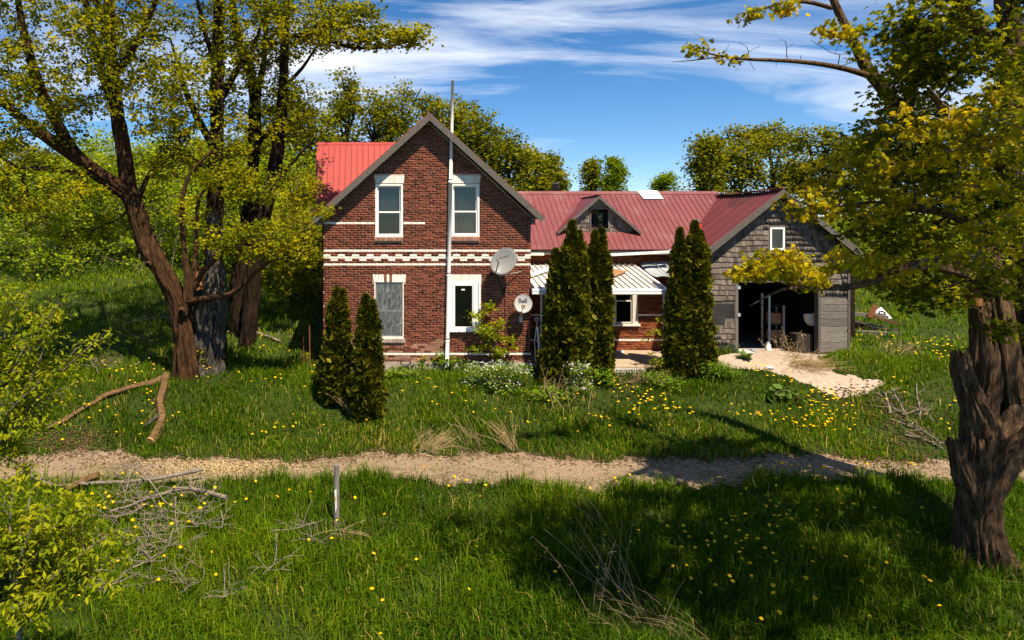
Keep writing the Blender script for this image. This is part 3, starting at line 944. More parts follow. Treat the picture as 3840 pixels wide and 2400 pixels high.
def shingle_mesh():
    mb = MB()
    mb.hexa([(-.5, -.032, -.5), (.5, -.032, -.5), (.5, 0, -.5), (-.5, 0, -.5), (-.5, -.006, .5), (.5, -.006, .5), (.5, 0, .5), (-.5, 0, .5)])
    me = bpy.data.meshes.new('shingle')
    me.from_pydata(mb.v, [], mb.f)
    me.materials.append(M['shingle'])
    return me


SHM = shingle_mesh()


def shingle(parent, x0, x1, y, z0, z1, tilt=0.0):
    return link('shingle', SHM, None, parent, loc=((x0 + x1) / 2, y, (z0 + z1) / 2), rot=(0, tilt, 0), scale=(x1 - x0 - .006, 1, z1 - z0))


z = dz0 - .02
r = 0
while z < DZ - .25:
    hw = (DZ - .12 - (z + .15)) / DS
    for s0, s1 in row_cut(DX - hw, DX + hw, [(dwin[0] - .06, dwin[1] + .06)] if z < dwin[3] + .03 else []):
        x = s0
        while x < s1 - .03:
            w = random.uniform(.07, .13)
            x1 = min(x + w, s1)
            if x1 - x > .03:
                shingle(dorm, x, x1, DY - .001, z + random.uniform(-.02, .02), z + .185, random.uniform(-.05, .05) if z < 4.5 else 0)
            x = x1
    z += .155
    r += 1
for q in ((dwin[0] - .05, dwin[0], dwin[2], dwin[3]), (dwin[1], dwin[1] + .05, dwin[2], dwin[3]), (dwin[0] - .05, dwin[1] + .05, dwin[3], dwin[3] + .05), (dwin[0] - .05, dwin[1] + .05, dwin[2] - .14, dwin[2])):
    MB().box(q[0], q[1], DY - .035, DY + .05, q[2], q[3]).build('window_casing', 'oldwood', dorm)
MB().box(*dwin[:2], DY + .04, DY + .046, *dwin[2:]).build('pane', 'glass', dorm)
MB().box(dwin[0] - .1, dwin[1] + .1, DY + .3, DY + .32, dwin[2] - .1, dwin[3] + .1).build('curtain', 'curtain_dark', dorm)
for sx in (-1, 1):
    ry = DY - .2
    yb = EY + (DZ - .1 - EZ) / WSL + .1
    ex = DX + sx * DH * 1.02
    ez = DZ - DH * 1.02 * DS
    ybe = EY + (ez - EZ) / WSL + .1
    n = 9
    for i in range(n):      # narrow panels running down the dormer slope
        f0, f1 = i / n, (i + 1) / n - .004
        t0, t1 = (DX, ry + (yb - ry) * f0, DZ), (DX, ry + (yb - ry) * f1, DZ)
        b0, b1 = (ex, ry + (ybe + .15 - ry) * f0, ez), (ex, ry + (ybe + .15 - ry) * f1, ez)
        c = [b0, b1, t1, t0] if sx > 0 else [b0, t0, t1, b1]
        MB().hexa([(p[0], p[1], p[2] - .025) for p in c] + c).build('roof_panel', 'roof_dark', dorm)
    d = Vector((ex - DX, 0, ez - DZ))
    a = Vector((DX, ry - .03, DZ + .005))
    MB().prism([a, a + d, a + d + Vector((0, 0, -.1)), a + Vector((0, 0, -.12))], (0, .03, 0)).build('bargeboard', 'rake', dorm)
    MB().prism([(DX, ry + .001, DZ - .03), (ex - sx * .03, ry + .001, ez - .02), (ex - sx * .03, ry + .001, ez - .04), (DX, ry + .001, DZ - .05)], (0, DY - ry - .02, 0)).build('soffit', 'darkwood', dorm)
MB().bar((DX, DY - .25, DZ + .015), (DX, 24.72, DZ - .02), .14, .02).build('ridge_cap', 'roof_dark', dorm)
MB().bar((DX - .35, 24.45, wz(24.45) + .05), (DX - 1.28, 23.15, wz(23.15) + .05), .2, .02, up=(-.4, -.5, .8)).build('valley_flashing', 'roof_red', dorm)

# ------------------------------------------------------------------ garage
gar = thing('garage', 'weathered grey cedar shingle garage with open dark doorway and maroon ribbed roof', 'garage', (12.85, 23.0, 0.35))
S121 = F / GYF


def ax(px):
    return (px - PX0) / S121


def az(py):
    return CZ - (py - PY0) / S121


AX0, AX1 = ax(2640), ax(3178)
door = (ax(2766), ax(3068), .2, az(1058))
gwin = (ax(2886), ax(2941), az(938), az(853))
mb = MB()
EVZ = 3.55
wall_slabs(mb, AX0, AX1, .1, EVZ, GYF, GYF + .12, [door])
zA = gwin[2]
mb.prism([(AX0, GYF, EVZ), (gwin[0], GYF, EVZ), (gwin[0], GYF, GZT - .12 - (GX - gwin[0]) * GSLP), (AX0, GYF, GZT - .12 - (GX - AX0) * GSLP)], (0, .12, 0))
mb.prism([(gwin[1], GYF, EVZ), (AX1, GYF, EVZ), (AX1, GYF, GZT - .12 - (AX1 - GX) * GSLP), (gwin[1], GYF, GZT - .12 - (gwin[1] - GX) * GSLP)], (0, .12, 0))
mb.prism([(gwin[0], GYF, gwin[3]), (gwin[1], GYF, gwin[3]), (gwin[1], GYF, GZT - .12 - (gwin[1] - GX) * GSLP), (GX, GYF, GZT - .12), (gwin[0], GYF, GZT - .12 - (GX - gwin[0]) * GSLP)], (0, .12, 0))
mb.box(gwin[0], gwin[1], GYF, GYF + .12, EVZ, gwin[2])
gw = mb.build('front_wall', 'oldwood', gar)
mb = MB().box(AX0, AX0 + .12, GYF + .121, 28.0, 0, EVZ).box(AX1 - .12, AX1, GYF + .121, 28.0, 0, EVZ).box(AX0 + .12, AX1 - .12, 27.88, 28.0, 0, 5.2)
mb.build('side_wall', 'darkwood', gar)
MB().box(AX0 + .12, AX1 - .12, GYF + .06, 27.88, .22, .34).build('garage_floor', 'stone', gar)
# shingle courses
items = []
plk = (ax(3068), AX1, .2, az(1112))
tarp = [(ax(2640), ax(2752), az(1188), az(1143)), (ax(2640), ax(2715), az(1212), az(1188))]
z = az(1292)
k = 0
while z < GZT - .3:
    hw = (GZT - .18 - (z + .1)) / GSLP
    a, b = max(AX0 - .005, GX - hw), min(AX1 + .005, GX + hw)
    holes = []
    for h in (door, (gwin[0] - .04, gwin[1] + .04, gwin[2] - .05, gwin[3] + .04), *tarp):
        if h[2] - .1 < z + .08 < h[3] + .06:
            holes.append((h[0] - (.05 if h is door else 0), h[1]))
    if plk[2] < z + .08 < plk[3] + .12:
        holes.append((plk[0] + (0.0 if z < az(1125) else .2), plk[1] + .01) if z < az(1125) else (plk[0], plk[0] + .18))
    for s0, s1 in row_cut(a, b, holes):
        x = s0
        while x < s1 - .025:
            x1 = min(x + random.choice((.06, .075, .09, .10, .115, .13, .15)), s1)
            if s1 - x1 < .05:
                x1 = s1
            items.append((x, x1, z + random.uniform(-.014, .014) + .012 * math.sin(2.2 * x + k), z + .2))
            x = x1
    z += .1695
    k += 1
items.sort(key=lambda i: abs(i[0] - 11.6) * .5 + abs(i[2] - 2.6) * .8)
pl = Pile()
for i, (x0, x1, z0, z1) in enumerate(items):
    if i < 300:
        shingle(gw, x0, x1, GYF - .001, z0, z1, random.uniform(-.015, .015))
    else:
        t = random.uniform(-.004, .004)
        V = np.array([(x0 + .003, GYF - .033 + t, z0), (x1 - .003, GYF - .033 + t, z0), (x1 - .003, GYF, z0), (x0 + .003, GYF, z0), (x0 + .003, GYF - .007, z1), (x1 - .003, GYF - .007, z1), (x1 - .003, GYF, z1), (x0 + .003, GYF, z1)])
        pl.add(V, np.array([(3, 2, 1, 0), (4, 5, 6, 7), (0, 1, 5, 4), (1, 2, 6, 5), (2, 3, 7, 6), (3, 0, 4, 7)]), random.random())
pl.build('shingle_courses', 'shingle', gw)['kind'] = 'stuff'
for q, t in ((tarp[0], 0), (tarp[1], 1)):
    MB().box(q[0] - .005, q[1] + .03, GYF - .012 - t * .003, GYF - .001, q[2] - .03, q[3] + .04).build('tar_paper', 'tar', gw)
MB().box(AX0 - .02, door[0] - .02, GYF - .03, GYF + .1, .1, az(1291)).build('skirt_board', 'tar', gw)
zz_ = az(1320)
for hgt in (.13, .17, .33, .17, .23, .24, .20, .16):
    MB().hexa([(plk[0] + .01, GYF - .03, zz_), (AX1 - .02 + random.uniform(-.02, .02), GYF - .03, zz_), (AX1 - .02, GYF - .002, zz_), (plk[0] + .01, GYF - .002, zz_),
               (plk[0] + .01, GYF - .033, zz_ + hgt - .018), (AX1 - .02, GYF - .033, zz_ + hgt - .012 - random.uniform(0, .012)), (AX1 - .02, GYF - .002, zz_ + hgt - .012), (plk[0] + .01, GYF - .002, zz_ + hgt - .012)]).build('plank', 'plank', gw)
    zz_ += hgt
MB().box(AX1 - .012, AX1 + .05, GYF - .05, GYF + .1, .15, 3.5).build('corner_board', 'rake', gw)
MB().box(door[0] - .09, door[0] + .0, GYF - .04, GYF + .15, .3, door[3] + .02).build('door_post', 'oldwood', gar)
MB().box(door[1] - .02, door[1] + .05, GYF - .045, GYF + .15, .3, door[3] + .02).build('door_post', 'oldwood', gar)
MB().box(door[0] - .1, door[1] + .06, GYF - .05, GYF + .15, door[3] + .0, door[3] + .08).build('door_header', 'oldwood', gar)
for py in (1078, 1180):
    MB().box(door[0] - .03, door[0] + .06, GYF - .06, GYF - .041, az(py + 6), az(py - 6)).build('hinge', 'galv', gar)
a, b, z0, z1 = gwin
w = MB()
for q in ((a, a + .055, z0, z1), (b - .055, b, z0, z1), (a + .055, b - .055, z1 - .05, z1), (a + .055, b - .055, z0, z0 + .06)):
    w.box(q[0], q[1], GYF - .03, GYF + .08, q[2], q[3])
win = w.build('window', 'vinyl', gar)
MB().box(a + .055, b - .055, GYF + .02, GYF + .026, z0 + .06, z1 - .05).build('pane', 'glass', win)
MB().box(a + .03, b - .03, GYF + .2, GYF + .21, z0, z1).build('curtain', 'curtain', win)
# roof of the garage
gry = GYF - .32
rf = MB()
for sx in (-1, 1):
    ex, ez = GX + sx * 2.46, GZT - 2.46 * GSLP
    rf.prism([(GX, gry + .04, GZT - .035), (ex, gry + .04, ez - .035), (ex, gry + .04, ez - .07), (GX, gry + .04, GZT - .07)][::-sx], (0, (28.2 if sx > 0 else 24.9) - gry - .04, 0))
groof = rf.build('garage_roof', 'darkwood', gar)
y = gry
while y < 28.0:
    y1 = y + .148
    for sx in (-1, 1):
        def low(Y):
            if sx > 0 or Y < EY - .05:
                return 2.46
            return max(0.0, min(2.46, (GZT - wz(Y)) / GSLP)) if Y < TY else 0.0
        l0, l1 = low(y), low(y1)
        if l0 < .05:
            continue
        sag = lambda Y: -.05 * math.sin((Y - gry) / 4 * 3.1) if Y < gry + 4 else 0
        c = []
        for dz in (-.025, 0.0):
            q = [(GX, y, GZT + dz + sag(y)), (GX + sx * l0, y, GZT - l0 * GSLP + dz), (GX + sx * l1, y1 - .004, GZT - l1 * GSLP + dz), (GX, y1 - .004, GZT + dz + sag(y1))]
            c += q if sx > 0 else q[::-1]
        mb = MB().hexa(c)
        c = []
        for dz in (0.0, .03):
            q = [(GX, y1 - .05, GZT + dz + sag(y1)), (GX + sx * l1, y1 - .05, GZT - l1 * GSLP + dz), (GX + sx * l1, y1 - .022, GZT - l1 * GSLP + dz), (GX, y1 - .022, GZT + dz + sag(y1))]
            c += q if sx > 0 else q[::-1]
        mb.hexa(c).build('roof_rib_panel', 'roof_dark', groof)
    y = y1
for i in range(13):
    y0 = gry - .02 + i * .29
    s0 = -.05 * math.sin(max(0, y0 - gry) / 4 * 3.1)
    MB().bar((GX, y0, GZT + .04 + s0 + random.uniform(-.01, .02)), (GX, y0 + .31, GZT + .05 + s0 + random.uniform(-.01, .015)), .3, .02).build('ridge_shingle', 'brownshingle', groof)
for sx in (-1, 1):
    ex, ez = GX + sx * 2.5, GZT - 2.5 * GSLP
    a = Vector((GX, gry - .012, GZT + .0))
    d = Vector((ex - GX, 0, ez - GZT))
    MB().prism([a, a + d, a + d + Vector((-sx * .08, 0, -.17)), a + Vector((0, 0, -.19))], (0, .045, 0)).build('bargeboard', 'rake', gar)
    MB().prism([(GX, gry + .045, GZT - .08), (ex, gry + .045, ez - .08), (ex, gry + .045, ez - .1), (GX, gry + .045, GZT - .1)], (0, GYF - gry - .05, 0)).build('soffit', 'darkwood', gar)
# ------------------------------------------------------------------ porch
PE, PEZ, PT, PTZ = 20.42, 2.47, 22.98, 3.08
porch = thing('porch', 'low porch with white ribbed roof, gutter, thin posts and plank deck', 'porch', (7.2, 21.6, 0.0))


def pz(Y):
    return PEZ + (Y - PE) * (PTZ - PEZ) / (PT - PE)


pr = MB().prism([(5.13, PE + .03, pz(PE) - .06), (5.13, PT, PTZ - .06), (5.13, PT, PTZ - .09), (5.13, PE + .03, pz(PE) - .09)], (3.95, 0, 0)).build('roof_boarding', 'white_old', porch)
for i in range(21):
    x = 5.135 + i * .1885
    if x > 9.05:
        break
    MB().prism([(x + .045, PE, pz(PE) - .01), (x + .045, PT - .06, PTZ - .02), (x + .045, PT - .06, PTZ - .03), (x + .045, PE, pz(PE) - .02)], (.14, 0, 0)).build('roof_sheet', 'porch_white', porch)
    mb = MB()
    a, b = (x, PE + .01), (x, PT)
    mb.hexa([(x - .002, PE + .01, pz(PE) - .03), (x + .047, PE + .01, pz(PE) - .03), (x + .047, PT, PTZ - .03), (x - .002, PT, PTZ - .03),
             (x + .006, PE + .01, pz(PE) + .045), (x + .039, PE + .01, pz(PE) + .045), (x + .039, PT, PTZ + .04), (x + .006, PT, PTZ + .04)])
    mb.build('roof_rib', 'porch_rib', porch)
gt = MB()
prof = [(0, 0), (-.05, -.02), (-.06, -.05), (-.035, -.075), (-.06, -.10), (-.06, -.15), (-.01, -.17), (.05, -.17), (.05, 0)]
gt.prism([(5.06, PE - .02 + p[0], pz(PE) + .0 + p[1]) for p in prof], (4.08, 0, 0))
gt.build('gutter', 'gutter', porch)
for px, x in ((0, 5.36), (1, 6.6), (2, 8.98)):
    MB().box(x - .02, x + .02, PE + .06, PE + .10, .19, pz(PE) - .1).build('post', 'gutter', porch)
# scroll bracket by the first post
sc = [(5.22 + .07 * math.cos(t) * (1 - t / 14), PE + .08, 1.55 + .07 * math.sin(t) * (1 - t / 14)) for t in np.linspace(0, 9, 24)]
MB().tube(sc, .008, 5).build('scroll_bracket', 'gutter', porch)
MB().tube([(5.2, PE + .08, .3), (5.16, PE + .08, .9), (5.24, PE + .08, 1.5)], .012, 5).build('rail', 'gutter', porch)
nb = 19
for i in range(nb):
    y0 = 20.3 + i * .1415
    MB().box(5.16, 10.5, y0, y0 + .132, .165 + random.uniform(-.003, .003), .197).build('deck_board', 'deck', porch)
MB().box(5.16, 10.5, 20.36, 20.4, -.2, .163).build('rim_board', 'darkwood', porch)
# lattice below the deck edge
lx0, lx1 = (2296 - PX0) / F * 20.27, (2420 - PX0) / F * 20.27
lz1, lz0 = .14, -.115
lat = MB().box(lx0, lx1, 20.285, 20.295, lz1, lz1 + .022).build('lattice', 'casing', porch)
for i in range(14):
    x = lx0 + i * (lx1 - lx0 - .028) / 13
    MB().box(x, x + .03, 20.262, 20.272, lz0, lz1 + .02).build('lattice_slat', 'casing', lat)
for i in range(4):
    z = lz0 + i * (lz1 - lz0 - .03) / 3
    MB().box(lx0 - .005, lx1 + .005, 20.273, 20.284, z, z + .032).build('lattice_slat', 'casing', lat)

# loose pieces on and by the porch roof
p = [W(2235, 1022, 21.3), W(2293, 1001, 22.0), W(2352, 1011, 21.9), W(2272, 1046, 21.0)]
for q in p:
    q[2] = pz(q[1]) + .065
p[1][2] += .06
tag(MB().prism([tuple(q) for q in p], (0, 0, .018)).build('plywood_sheet', 'ply'), 'brown weathered plywood sheet lying on the white porch roof', 'wood sheet')
a, b = W(1985, 1016, 21.4), W(2125, 974, 22.7)
a[2], b[2] = pz(a[1]) + .09, pz(b[1]) + .10
tag(MB().bar(a, b, .16, .07).build('white_board', 'white'), 'long white board lying slantwise on the porch roof by the gable wall', 'board')
nx, ny = 14, 6
XX, TT = np.meshgrid(np.linspace(0, 1, nx), np.linspace(0, 1, ny))
x = (9.25 + 1.22 * XX) + .22 * (1 - TT)
yy = 22.15 + .75 * TT
z = 2.72 + .38 * TT - .10 * np.sin(np.pi * (TT * .8 + .1)) + .10 * XX * TT + .035 * np.abs(np.sin(XX * 9))
i = (np.arange(ny - 1)[:, None] * nx + np.arange(nx - 1)[None, :]).ravel()
V = np.stack([x.ravel(), yy.ravel(), z.ravel()], -1)
n = len(V)
Q = np.stack([i, i + 1, i + nx + 1, i + nx], -1)
bs = tag(link('metal_sheet', npmesh('metal_sheet', np.concatenate([V, V - [0, 0, .012]]), np.concatenate([Q, Q[:, ::-1] + n]), None, True), 'galv'), 'bent galvanised metal sheet with rusty end hanging off the porch roof', 'metal sheet')
for k, xx in enumerate((.33, .62)):
    MB().bar((9.25 + 1.22 * xx + .22, 22.13, 2.74), (9.25 + 1.22 * xx, 22.9, 3.10 + .1 * xx), .015, .03).build('seam', 'galv', bs)
# fallen post piece leaning at the porch corner, rag of tarp
tag(MB().bar((5.30, 20.25, -.05), (5.22, 20.36, 1.35), .05, .05).build('leaning_post', 'white_old'), 'old white post piece leaning at the gable corner by the porch', 'post')
XX, YY = np.meshgrid(np.linspace(0, 1, 9), np.linspace(0, 1, 9))
V = np.stack([(5.32 + .36 * XX + .05 * np.sin(7 * YY)).ravel(), (20.02 + .22 * YY + .04 * np.sin(9 * XX)).ravel(), (-.08 + .5 * YY * (1 - .5 * XX) + .04 * np.sin(11 * XX + 5 * YY)).ravel()], -1)
i = (np.arange(8)[:, None] * 9 + np.arange(8)[None, :]).ravel()
tag(link('tarp', npmesh('tarp', V, np.stack([i, i + 1, i + 10, i + 9], -1), None, True), 'deadgrey'), 'crumpled grey cloth heap beside the porch post', 'cloth')
# things on the deck
lb = thing('light_fixture', 'small white box lying on the porch deck under the window', 'box', (8.6, 22.7, .2))
MB().hexa([(8.42, 22.62, .2), (8.62, 22.6, .2), (8.63, 22.7, .2), (8.43, 22.72, .2), (8.43, 22.63, .255), (8.61, 22.61, .255), (8.62, 22.69, .255), (8.44, 22.71, .255)]).build('case', 'white', lb)
MB().tube([(8.45, 22.605, .23), (8.45, 22.63, .23)], .012, 6).build('knob', 'black', lb)
ch = thing('chair', 'dark metal chair standing under the porch beside the door', 'chair', (5.75, 22.1, .2))
for dx in (0, .42):
    for dy in (0, .42):
        MB().tube([(5.6 + dx, 21.9 + dy, .197), (5.6 + dx, 21.9 + dy, .64 if dy == 0 else 1.05)], .014, 6).build('leg', 'black', ch)
MB().box(5.57, 6.05, 21.87, 22.35, .641, .68).build('seat', 'gutter', ch)
MB().box(5.57, 6.05, 22.325, 22.345, .80, 1.04).build('backrest', 'black', ch)

# ------------------------------------------------------------------ white mast and dishes
pipe = thing('vent_pipe', 'tall white pipe running up the brick gable and past the roof edge', 'pipe', (fx(1677), FY - .1, 0))
yy = FY - .085
zs = [0.3, fz(1270), fz(1030), fz(674)]


def ppx(z):
    return 2.60 + .0195 * (z - .3)


MB().tube([(ppx(.1), yy, .1), (ppx(1.0), yy, 1.0), (ppx(2.9), yy, 2.9), (ppx(5.7), yy, 5.7)], .058, 14).build('lower_length', 'white', pipe, smooth=True)
MB().tube([(ppx(5.6), yy - .01, 5.6), (ppx(7.2) + .005, yy - .02, 7.2), (ppx(8.66) + .0, yy - .02, 8.66)], .048, 14).build('upper_length', 'white', pipe, smooth=True)
for z in (5.68, 2.88, 0.92):
    MB().tube([(ppx(z), yy, z - .05), (ppx(z), yy, z + .05)], .066, 14).build('coupling', 'white' if z > 3 else 'white_old', pipe, smooth=True)
for z in (1.6, 4.1):
    MB().box(ppx(z) - .075, ppx(z) + .075, yy + .02, FY - .001, z - .015, z + .015).build('strap', 'galv', pipe)


def dish(name, label, c, nrm, up, ra, rb, mat, depth):
    """Oval reflector facing nrm, its rim and rear; returns the empty and its frame."""
    t = thing(name, label, 'satellite dish', tuple(c))
    nrm, up = Vector(nrm).normalized(), Vector(up)
    r = up.cross(nrm).normalized()
    u = nrm.cross(r).normalized()
    V, Fq, nr, ns = [], [], 7, 40
    for i in range(nr + 1):
        f = i / nr
        for j in range(ns):
            a = 2 * math.pi * j / ns
            p = Vector(c) + r * (ra * f * math.cos(a)) + u * (rb * f * math.sin(a)) + nrm * (depth * (f * f - 1))
            V.append(p)
    for i in range(nr):
        for j in range(ns):
            Fq.append((i * ns + j, (i + 1) * ns + j, (i + 1) * ns + (j + 1) % ns, i * ns + (j + 1) % ns))
    n = len(V)
    V2 = V + [p - nrm * .012 for p in V]
    Fq = Fq + [tuple(q + n for q in f[::-1]) for f in Fq]
    for j in range(ns):
        Fq.append((nr * ns + j, n + nr * ns + j, n + nr * ns + (j + 1) % ns, nr * ns + (j + 1) % ns))
    mb = MB().add(V2, Fq)
    mb.build('reflector', mat, t, smooth=True)
    mb = MB().tube([tuple(Vector(c) + r * (ra * math.cos(a)) + u * (rb * math.sin(a))) for a in np.linspace(0, 2 * math.pi, 48)], .009, 6, cap=False)
    mb.build('rim', mat, t, smooth=True)
    return t, nrm, r, u


def lettering(name, body, size, origin, r, u, nrm, mat, parent, bend=None, bold=0.0):
    cu = bpy.data.curves.new(name, 'FONT')
    cu.body, cu.size, cu.align_x, cu.align_y, cu.extrude = body, size, 'CENTER', 'CENTER', 0.0015
    cu.offset = bold
    cu.space_character = 0.95
    ob = bpy.data.objects.new(name, cu)
    COL.objects.link(ob)
    dg = bpy.context.evaluated_depsgraph_get()
    me = bpy.data.meshes.new_from_object(ob.evaluated_get(dg))
    bpy.data.objects.remove(ob)
    for v in me.vertices:
        q = Vector(origin) + r * v.co.x + u * v.co.y + nrm * v.co.z
        if bend:
            q = bend(q)
        v.co = q
    me.materials.clear()
    return link(name, me, mat, parent)


# large dish with arm
c1 = Vector(((1889 - PX0) / F * 20.33, 20.33, CZ - (979 - PY0) / F * 20.33))
n1 = Vector((-.16, -.93, .30)).normalized()
d1, n1, r1, u1 = dish('satellite_dish', 'large grey oval satellite dish on a bent black mast fixed to the brick gable', c1, n1, Vector((.60, 0, .80)), .335, .44, 'dish', .085)


def on1(q):
    d = q - c1
    x, y = d.dot(r1) / .335, d.dot(u1) / .44
    return q + n1 * (.085 * (x * x + y * y - 1) + .006)


tr = (r1 * .86 + u1 * -.50)          # the print runs nearly level
tr = Vector((.97, 0, .27))
tr = (tr - n1 * tr.dot(n1)).normalized()
tu = n1.cross(tr).normalized()
lettering('lettering', 'XPLORNET', .062, c1 + tr * .045 + tu * .13, tr, tu, n1, 'inkgrey', d1, on1, .001)
ci = c1 - tr * .155 + tu * .10
MB().tube([tuple(on1(ci + tr * (.028 * math.cos(a)) + tu * (.028 * math.sin(a)))) for a in np.linspace(0, 6.3, 20)], .007, 5).build('logo_ring', 'inkgrey', d1)
MB().tube([tuple(on1(ci + tr * (.012 * math.cos(a)) + tu * (.014 * math.sin(a)))) for a in np.linspace(0, 5, 12)], .006, 5).build('logo_swirl', 'inkgrey', d1)
for a, b in ((.05, .03), (.17, .07), (.16, -.16), (-.1, -.19)):
    q = on1(c1 + tr * a + tu * b)
    MB().tube([tuple(q - n1 * .004), tuple(q + n1 * .004)], .009, 8).build('bolt', 'black', d1)
low = c1 - u1 * .36 + n1 * -.03
foot = Vector((fx(1888), FY, fz(1095)))
mb = MB().tube([tuple(low + n1 * -.03), tuple(low + Vector((.05, .03, -.10))), tuple(low + Vector((.06, .10, -.28))), tuple(foot + Vector((0, -.06, .02)))], [.03, .032, .03, .026], 10)
mb.build('mast', 'black', d1, smooth=True)
MB().box(foot.x - .05, foot.x + .05, FY - .05, FY - .004, foot.z - .07, foot.z + .09).build('wall_bracket', 'black', d1)
MB().tube([tuple(low + Vector((.06, .06, -.16))), (fx(1952), FY - .01, fz(1019))], .012, 6).build('stay_rod', 'galv', d1)
feed = c1 - u1 * .10 + n1 * .42 - tr * .10
MB().tube([tuple(low + n1 * -.02), tuple(low * .5 + feed * .5 - Vector((0, 0, .02))), tuple(feed)], [.018, .016, .014], 8).build('feed_arm', 'black', d1)
MB().tube([tuple(feed - n1 * .06), tuple(feed + n1 * .05)], [.028, .02], 8).build('feed_horn', 'beige', d1)
wr_ = [foot + Vector((.02, -.02, -.02))] + [Vector((fx(1893) + .015 * math.sin(3 * t), FY - .015, fz(1100 + 22 * t))) for t in range(11)]
tag(MB().tube([tuple(q) for q in wr_], .006, 5).build('cable', 'black'), 'thin black cable hanging down the brick from the large dish', 'cable')
# Bell dish
c2 = Vector(((1962 - PX0) / F * 20.42, 20.42, CZ - (1139 - PY0) / F * 20.42))
n2 = Vector((-.10, -.95, .28)).normalized()
d2, n2, r2, u2 = dish('satellite_dish', 'small round white satellite dish with dark lettering at the gable corner', c2, n2, Vector((.25, 0, 1)), .252, .272, 'dish_light', .05)


def on2(q):
    d = q - c2
    x, y = d.dot(r2) / .252, d.dot(u2) / .272
    return q + n2 * (.05 * (x * x + y * y - 1) + .006)


br = Vector((1, -.10, 0.03))
br = (br - n2 * br.dot(n2)).normalized()
bu = n2.cross(br).normalized()
lettering('lettering', 'Bell', .185, c2 + bu * .085 - br * .005, br, bu, n2, 'ink', d2, on2, .002)
low = c2 - u2 * .24
lnb = c2 - bu * .12 + n2 * .22 - br * .03
MB().hexa([tuple(lnb + br * a + bu * b + n2 * d) for d in (-.06, .06) for a, b in ((-.055, -.055), (.055, -.055), (.055, .055), (-.055, .055))]).build('receiver', 'beige', d2)
MB().hexa([tuple(lnb + br * a + bu * b + n2 * d) for d in (.061, .068) for a, b in ((-.035, -.02), (.035, -.02), (.035, .02), (-.035, .02))]).build('receiver_face', 'black', d2)
MB().tube([tuple(low), tuple(low * .5 + lnb * .5 - bu * .03), tuple(lnb)], .013, 8).build('feed_arm', 'beige', d2)
MB().tube([tuple(c2 - n2 * .06), tuple(c2 - n2 * .12 - bu * .2), (c2.x + .02, FY - .06, c2.z - .42), (c2.x + .02, FY - .012, c2.z - .5)], .022, 10).build('mast', 'galv', d2, smooth=True)
MB().box(c2.x - .03, c2.x + .07, FY - .03, FY - .004, c2.z - .6, c2.z - .4).build('wall_bracket', 'galv', d2)

# ------------------------------------------------------------------ flues, tower
fl = thing('chimney_flue', 'round steel flue with dark cap behind the wing ridge', 'chimney', ((2083 - PX0) / F * 25.5, 25.5, 5.0))
x = fl.location.x
MB().tube([(x, 25.5, 5.0), (x, 25.5, 5.78)], .145, 18).build('pipe', 'steel', fl, smooth=True)
MB().tube([(x, 25.5, 5.78), (x, 25.5, 5.84), (x, 25.5, 5.85), (x, 25.5, 5.93)], [.10, .10, .18, .09], 18).build('cap', 'black', fl, smooth=False)
MB().tube([(x, 25.5, 5.74), (x, 25.5, 5.79)], .165, 18).build('collar', 'black', fl)
fl = thing('chimney_flue', 'short steel flue with bright red collar on the garage roof', 'chimney', ((2608 - PX0) / F * 22.2, 22.2, 3.6))
x = fl.location.x
MB().tube([(x, 22.2, 3.6), (x, 22.2, 4.45)], .11, 18).build('pipe', 'steel', fl, smooth=True)
MB().tube([(x, 22.2, 4.43), (x, 22.2, 4.47), (x, 22.2, 4.53)], [.125, .13, .125], 18).build('cap', 'steel', fl, smooth=False)
MB().tube([(x, 22.2, 4.05), (x, 22.2, 4.28), (x, 22.2, 4.36), (x, 22.2, 4.38)], [.21, .17, .19, .13], 18).build('collar', 'redmetal', fl, smooth=True)
tw = thing('antenna_tower', 'bare metal lattice antenna mast behind the wing ridge', 'antenna', ((2577 - PX0) / F * 27.5, 27.5, 1.0))
x = tw.location.x
for dx in (-.14, .14):
    MB().tube([(x + dx, 27.5, 1.0), (x + dx, 27.5, 6.12)], .014, 6).build('rail', 'galv', tw)
for z in np.arange(1.4, 6.1, .4):
    MB().tube([(x - .14, 27.5, z), (x + .14, 27.5, z)], .010, 5).build('rung', 'galv', tw)

# ------------------------------------------------------------------ garage contents, yard bits
sh = thing('shelving_unit', 'pale blue metal shelf standing inside the open garage', 'shelf', (14.0, 22.6, .34))
x0, x1 = 13.28, 13.75
for x in (x0, x1):
    for y in (22.5, 22.9):
        MB().box(x - .03, x + .03, y - .02, y + .02, .345, 2.1 if x == x0 else 1.75).build('upright', 'galv', sh)
for z in (.6, 1.1, 1.7):
    MB().box(x0, x1, 22.5, 22.9, z, z + .03).build('shelf_board', 'darkwood', sh)
for z, hh in ((.63, .3), (1.13, .36)):
    tag(MB().box(x0 + .08, x1 - .06, 22.55, 22.8, z + .002, z + hh).build('carton', 'ply'), 'brown carton on the %s board of the shelf in the garage' % ('lower' if z < 1 else 'upper'), 'box')
tb = thing('white_basin', 'white plastic basin leaning inside the garage doorway', 'basin', (13.95, 21.75, 1.2))
MB().prism([W(3028, 1180, 21.75), W(3066, 1176, 21.75), W(3066, 1224, 21.75), W(3044, 1222, 21.75), W(3032, 1205, 21.75)], (0, .2, 0)).build('bowl', 'white_old', tb)
MB().tube([tuple(W(3026, 1179, 21.74)), tuple(W(3068, 1175, 21.74))], .02, 6).build('rim', 'white_old', tb)
tag(MB().box(13.6, 14.1, 21.6, 22.0, .345, .95).build('crate', 'darkwood'), 'dark wooden crate standing below the white basin', 'crate')
jg = thing('jug', 'translucent white plastic jug on the garage threshold', 'jug', (W(2880, 1300, 21.55)[0], 21.55, .345))
x = jg.location.x
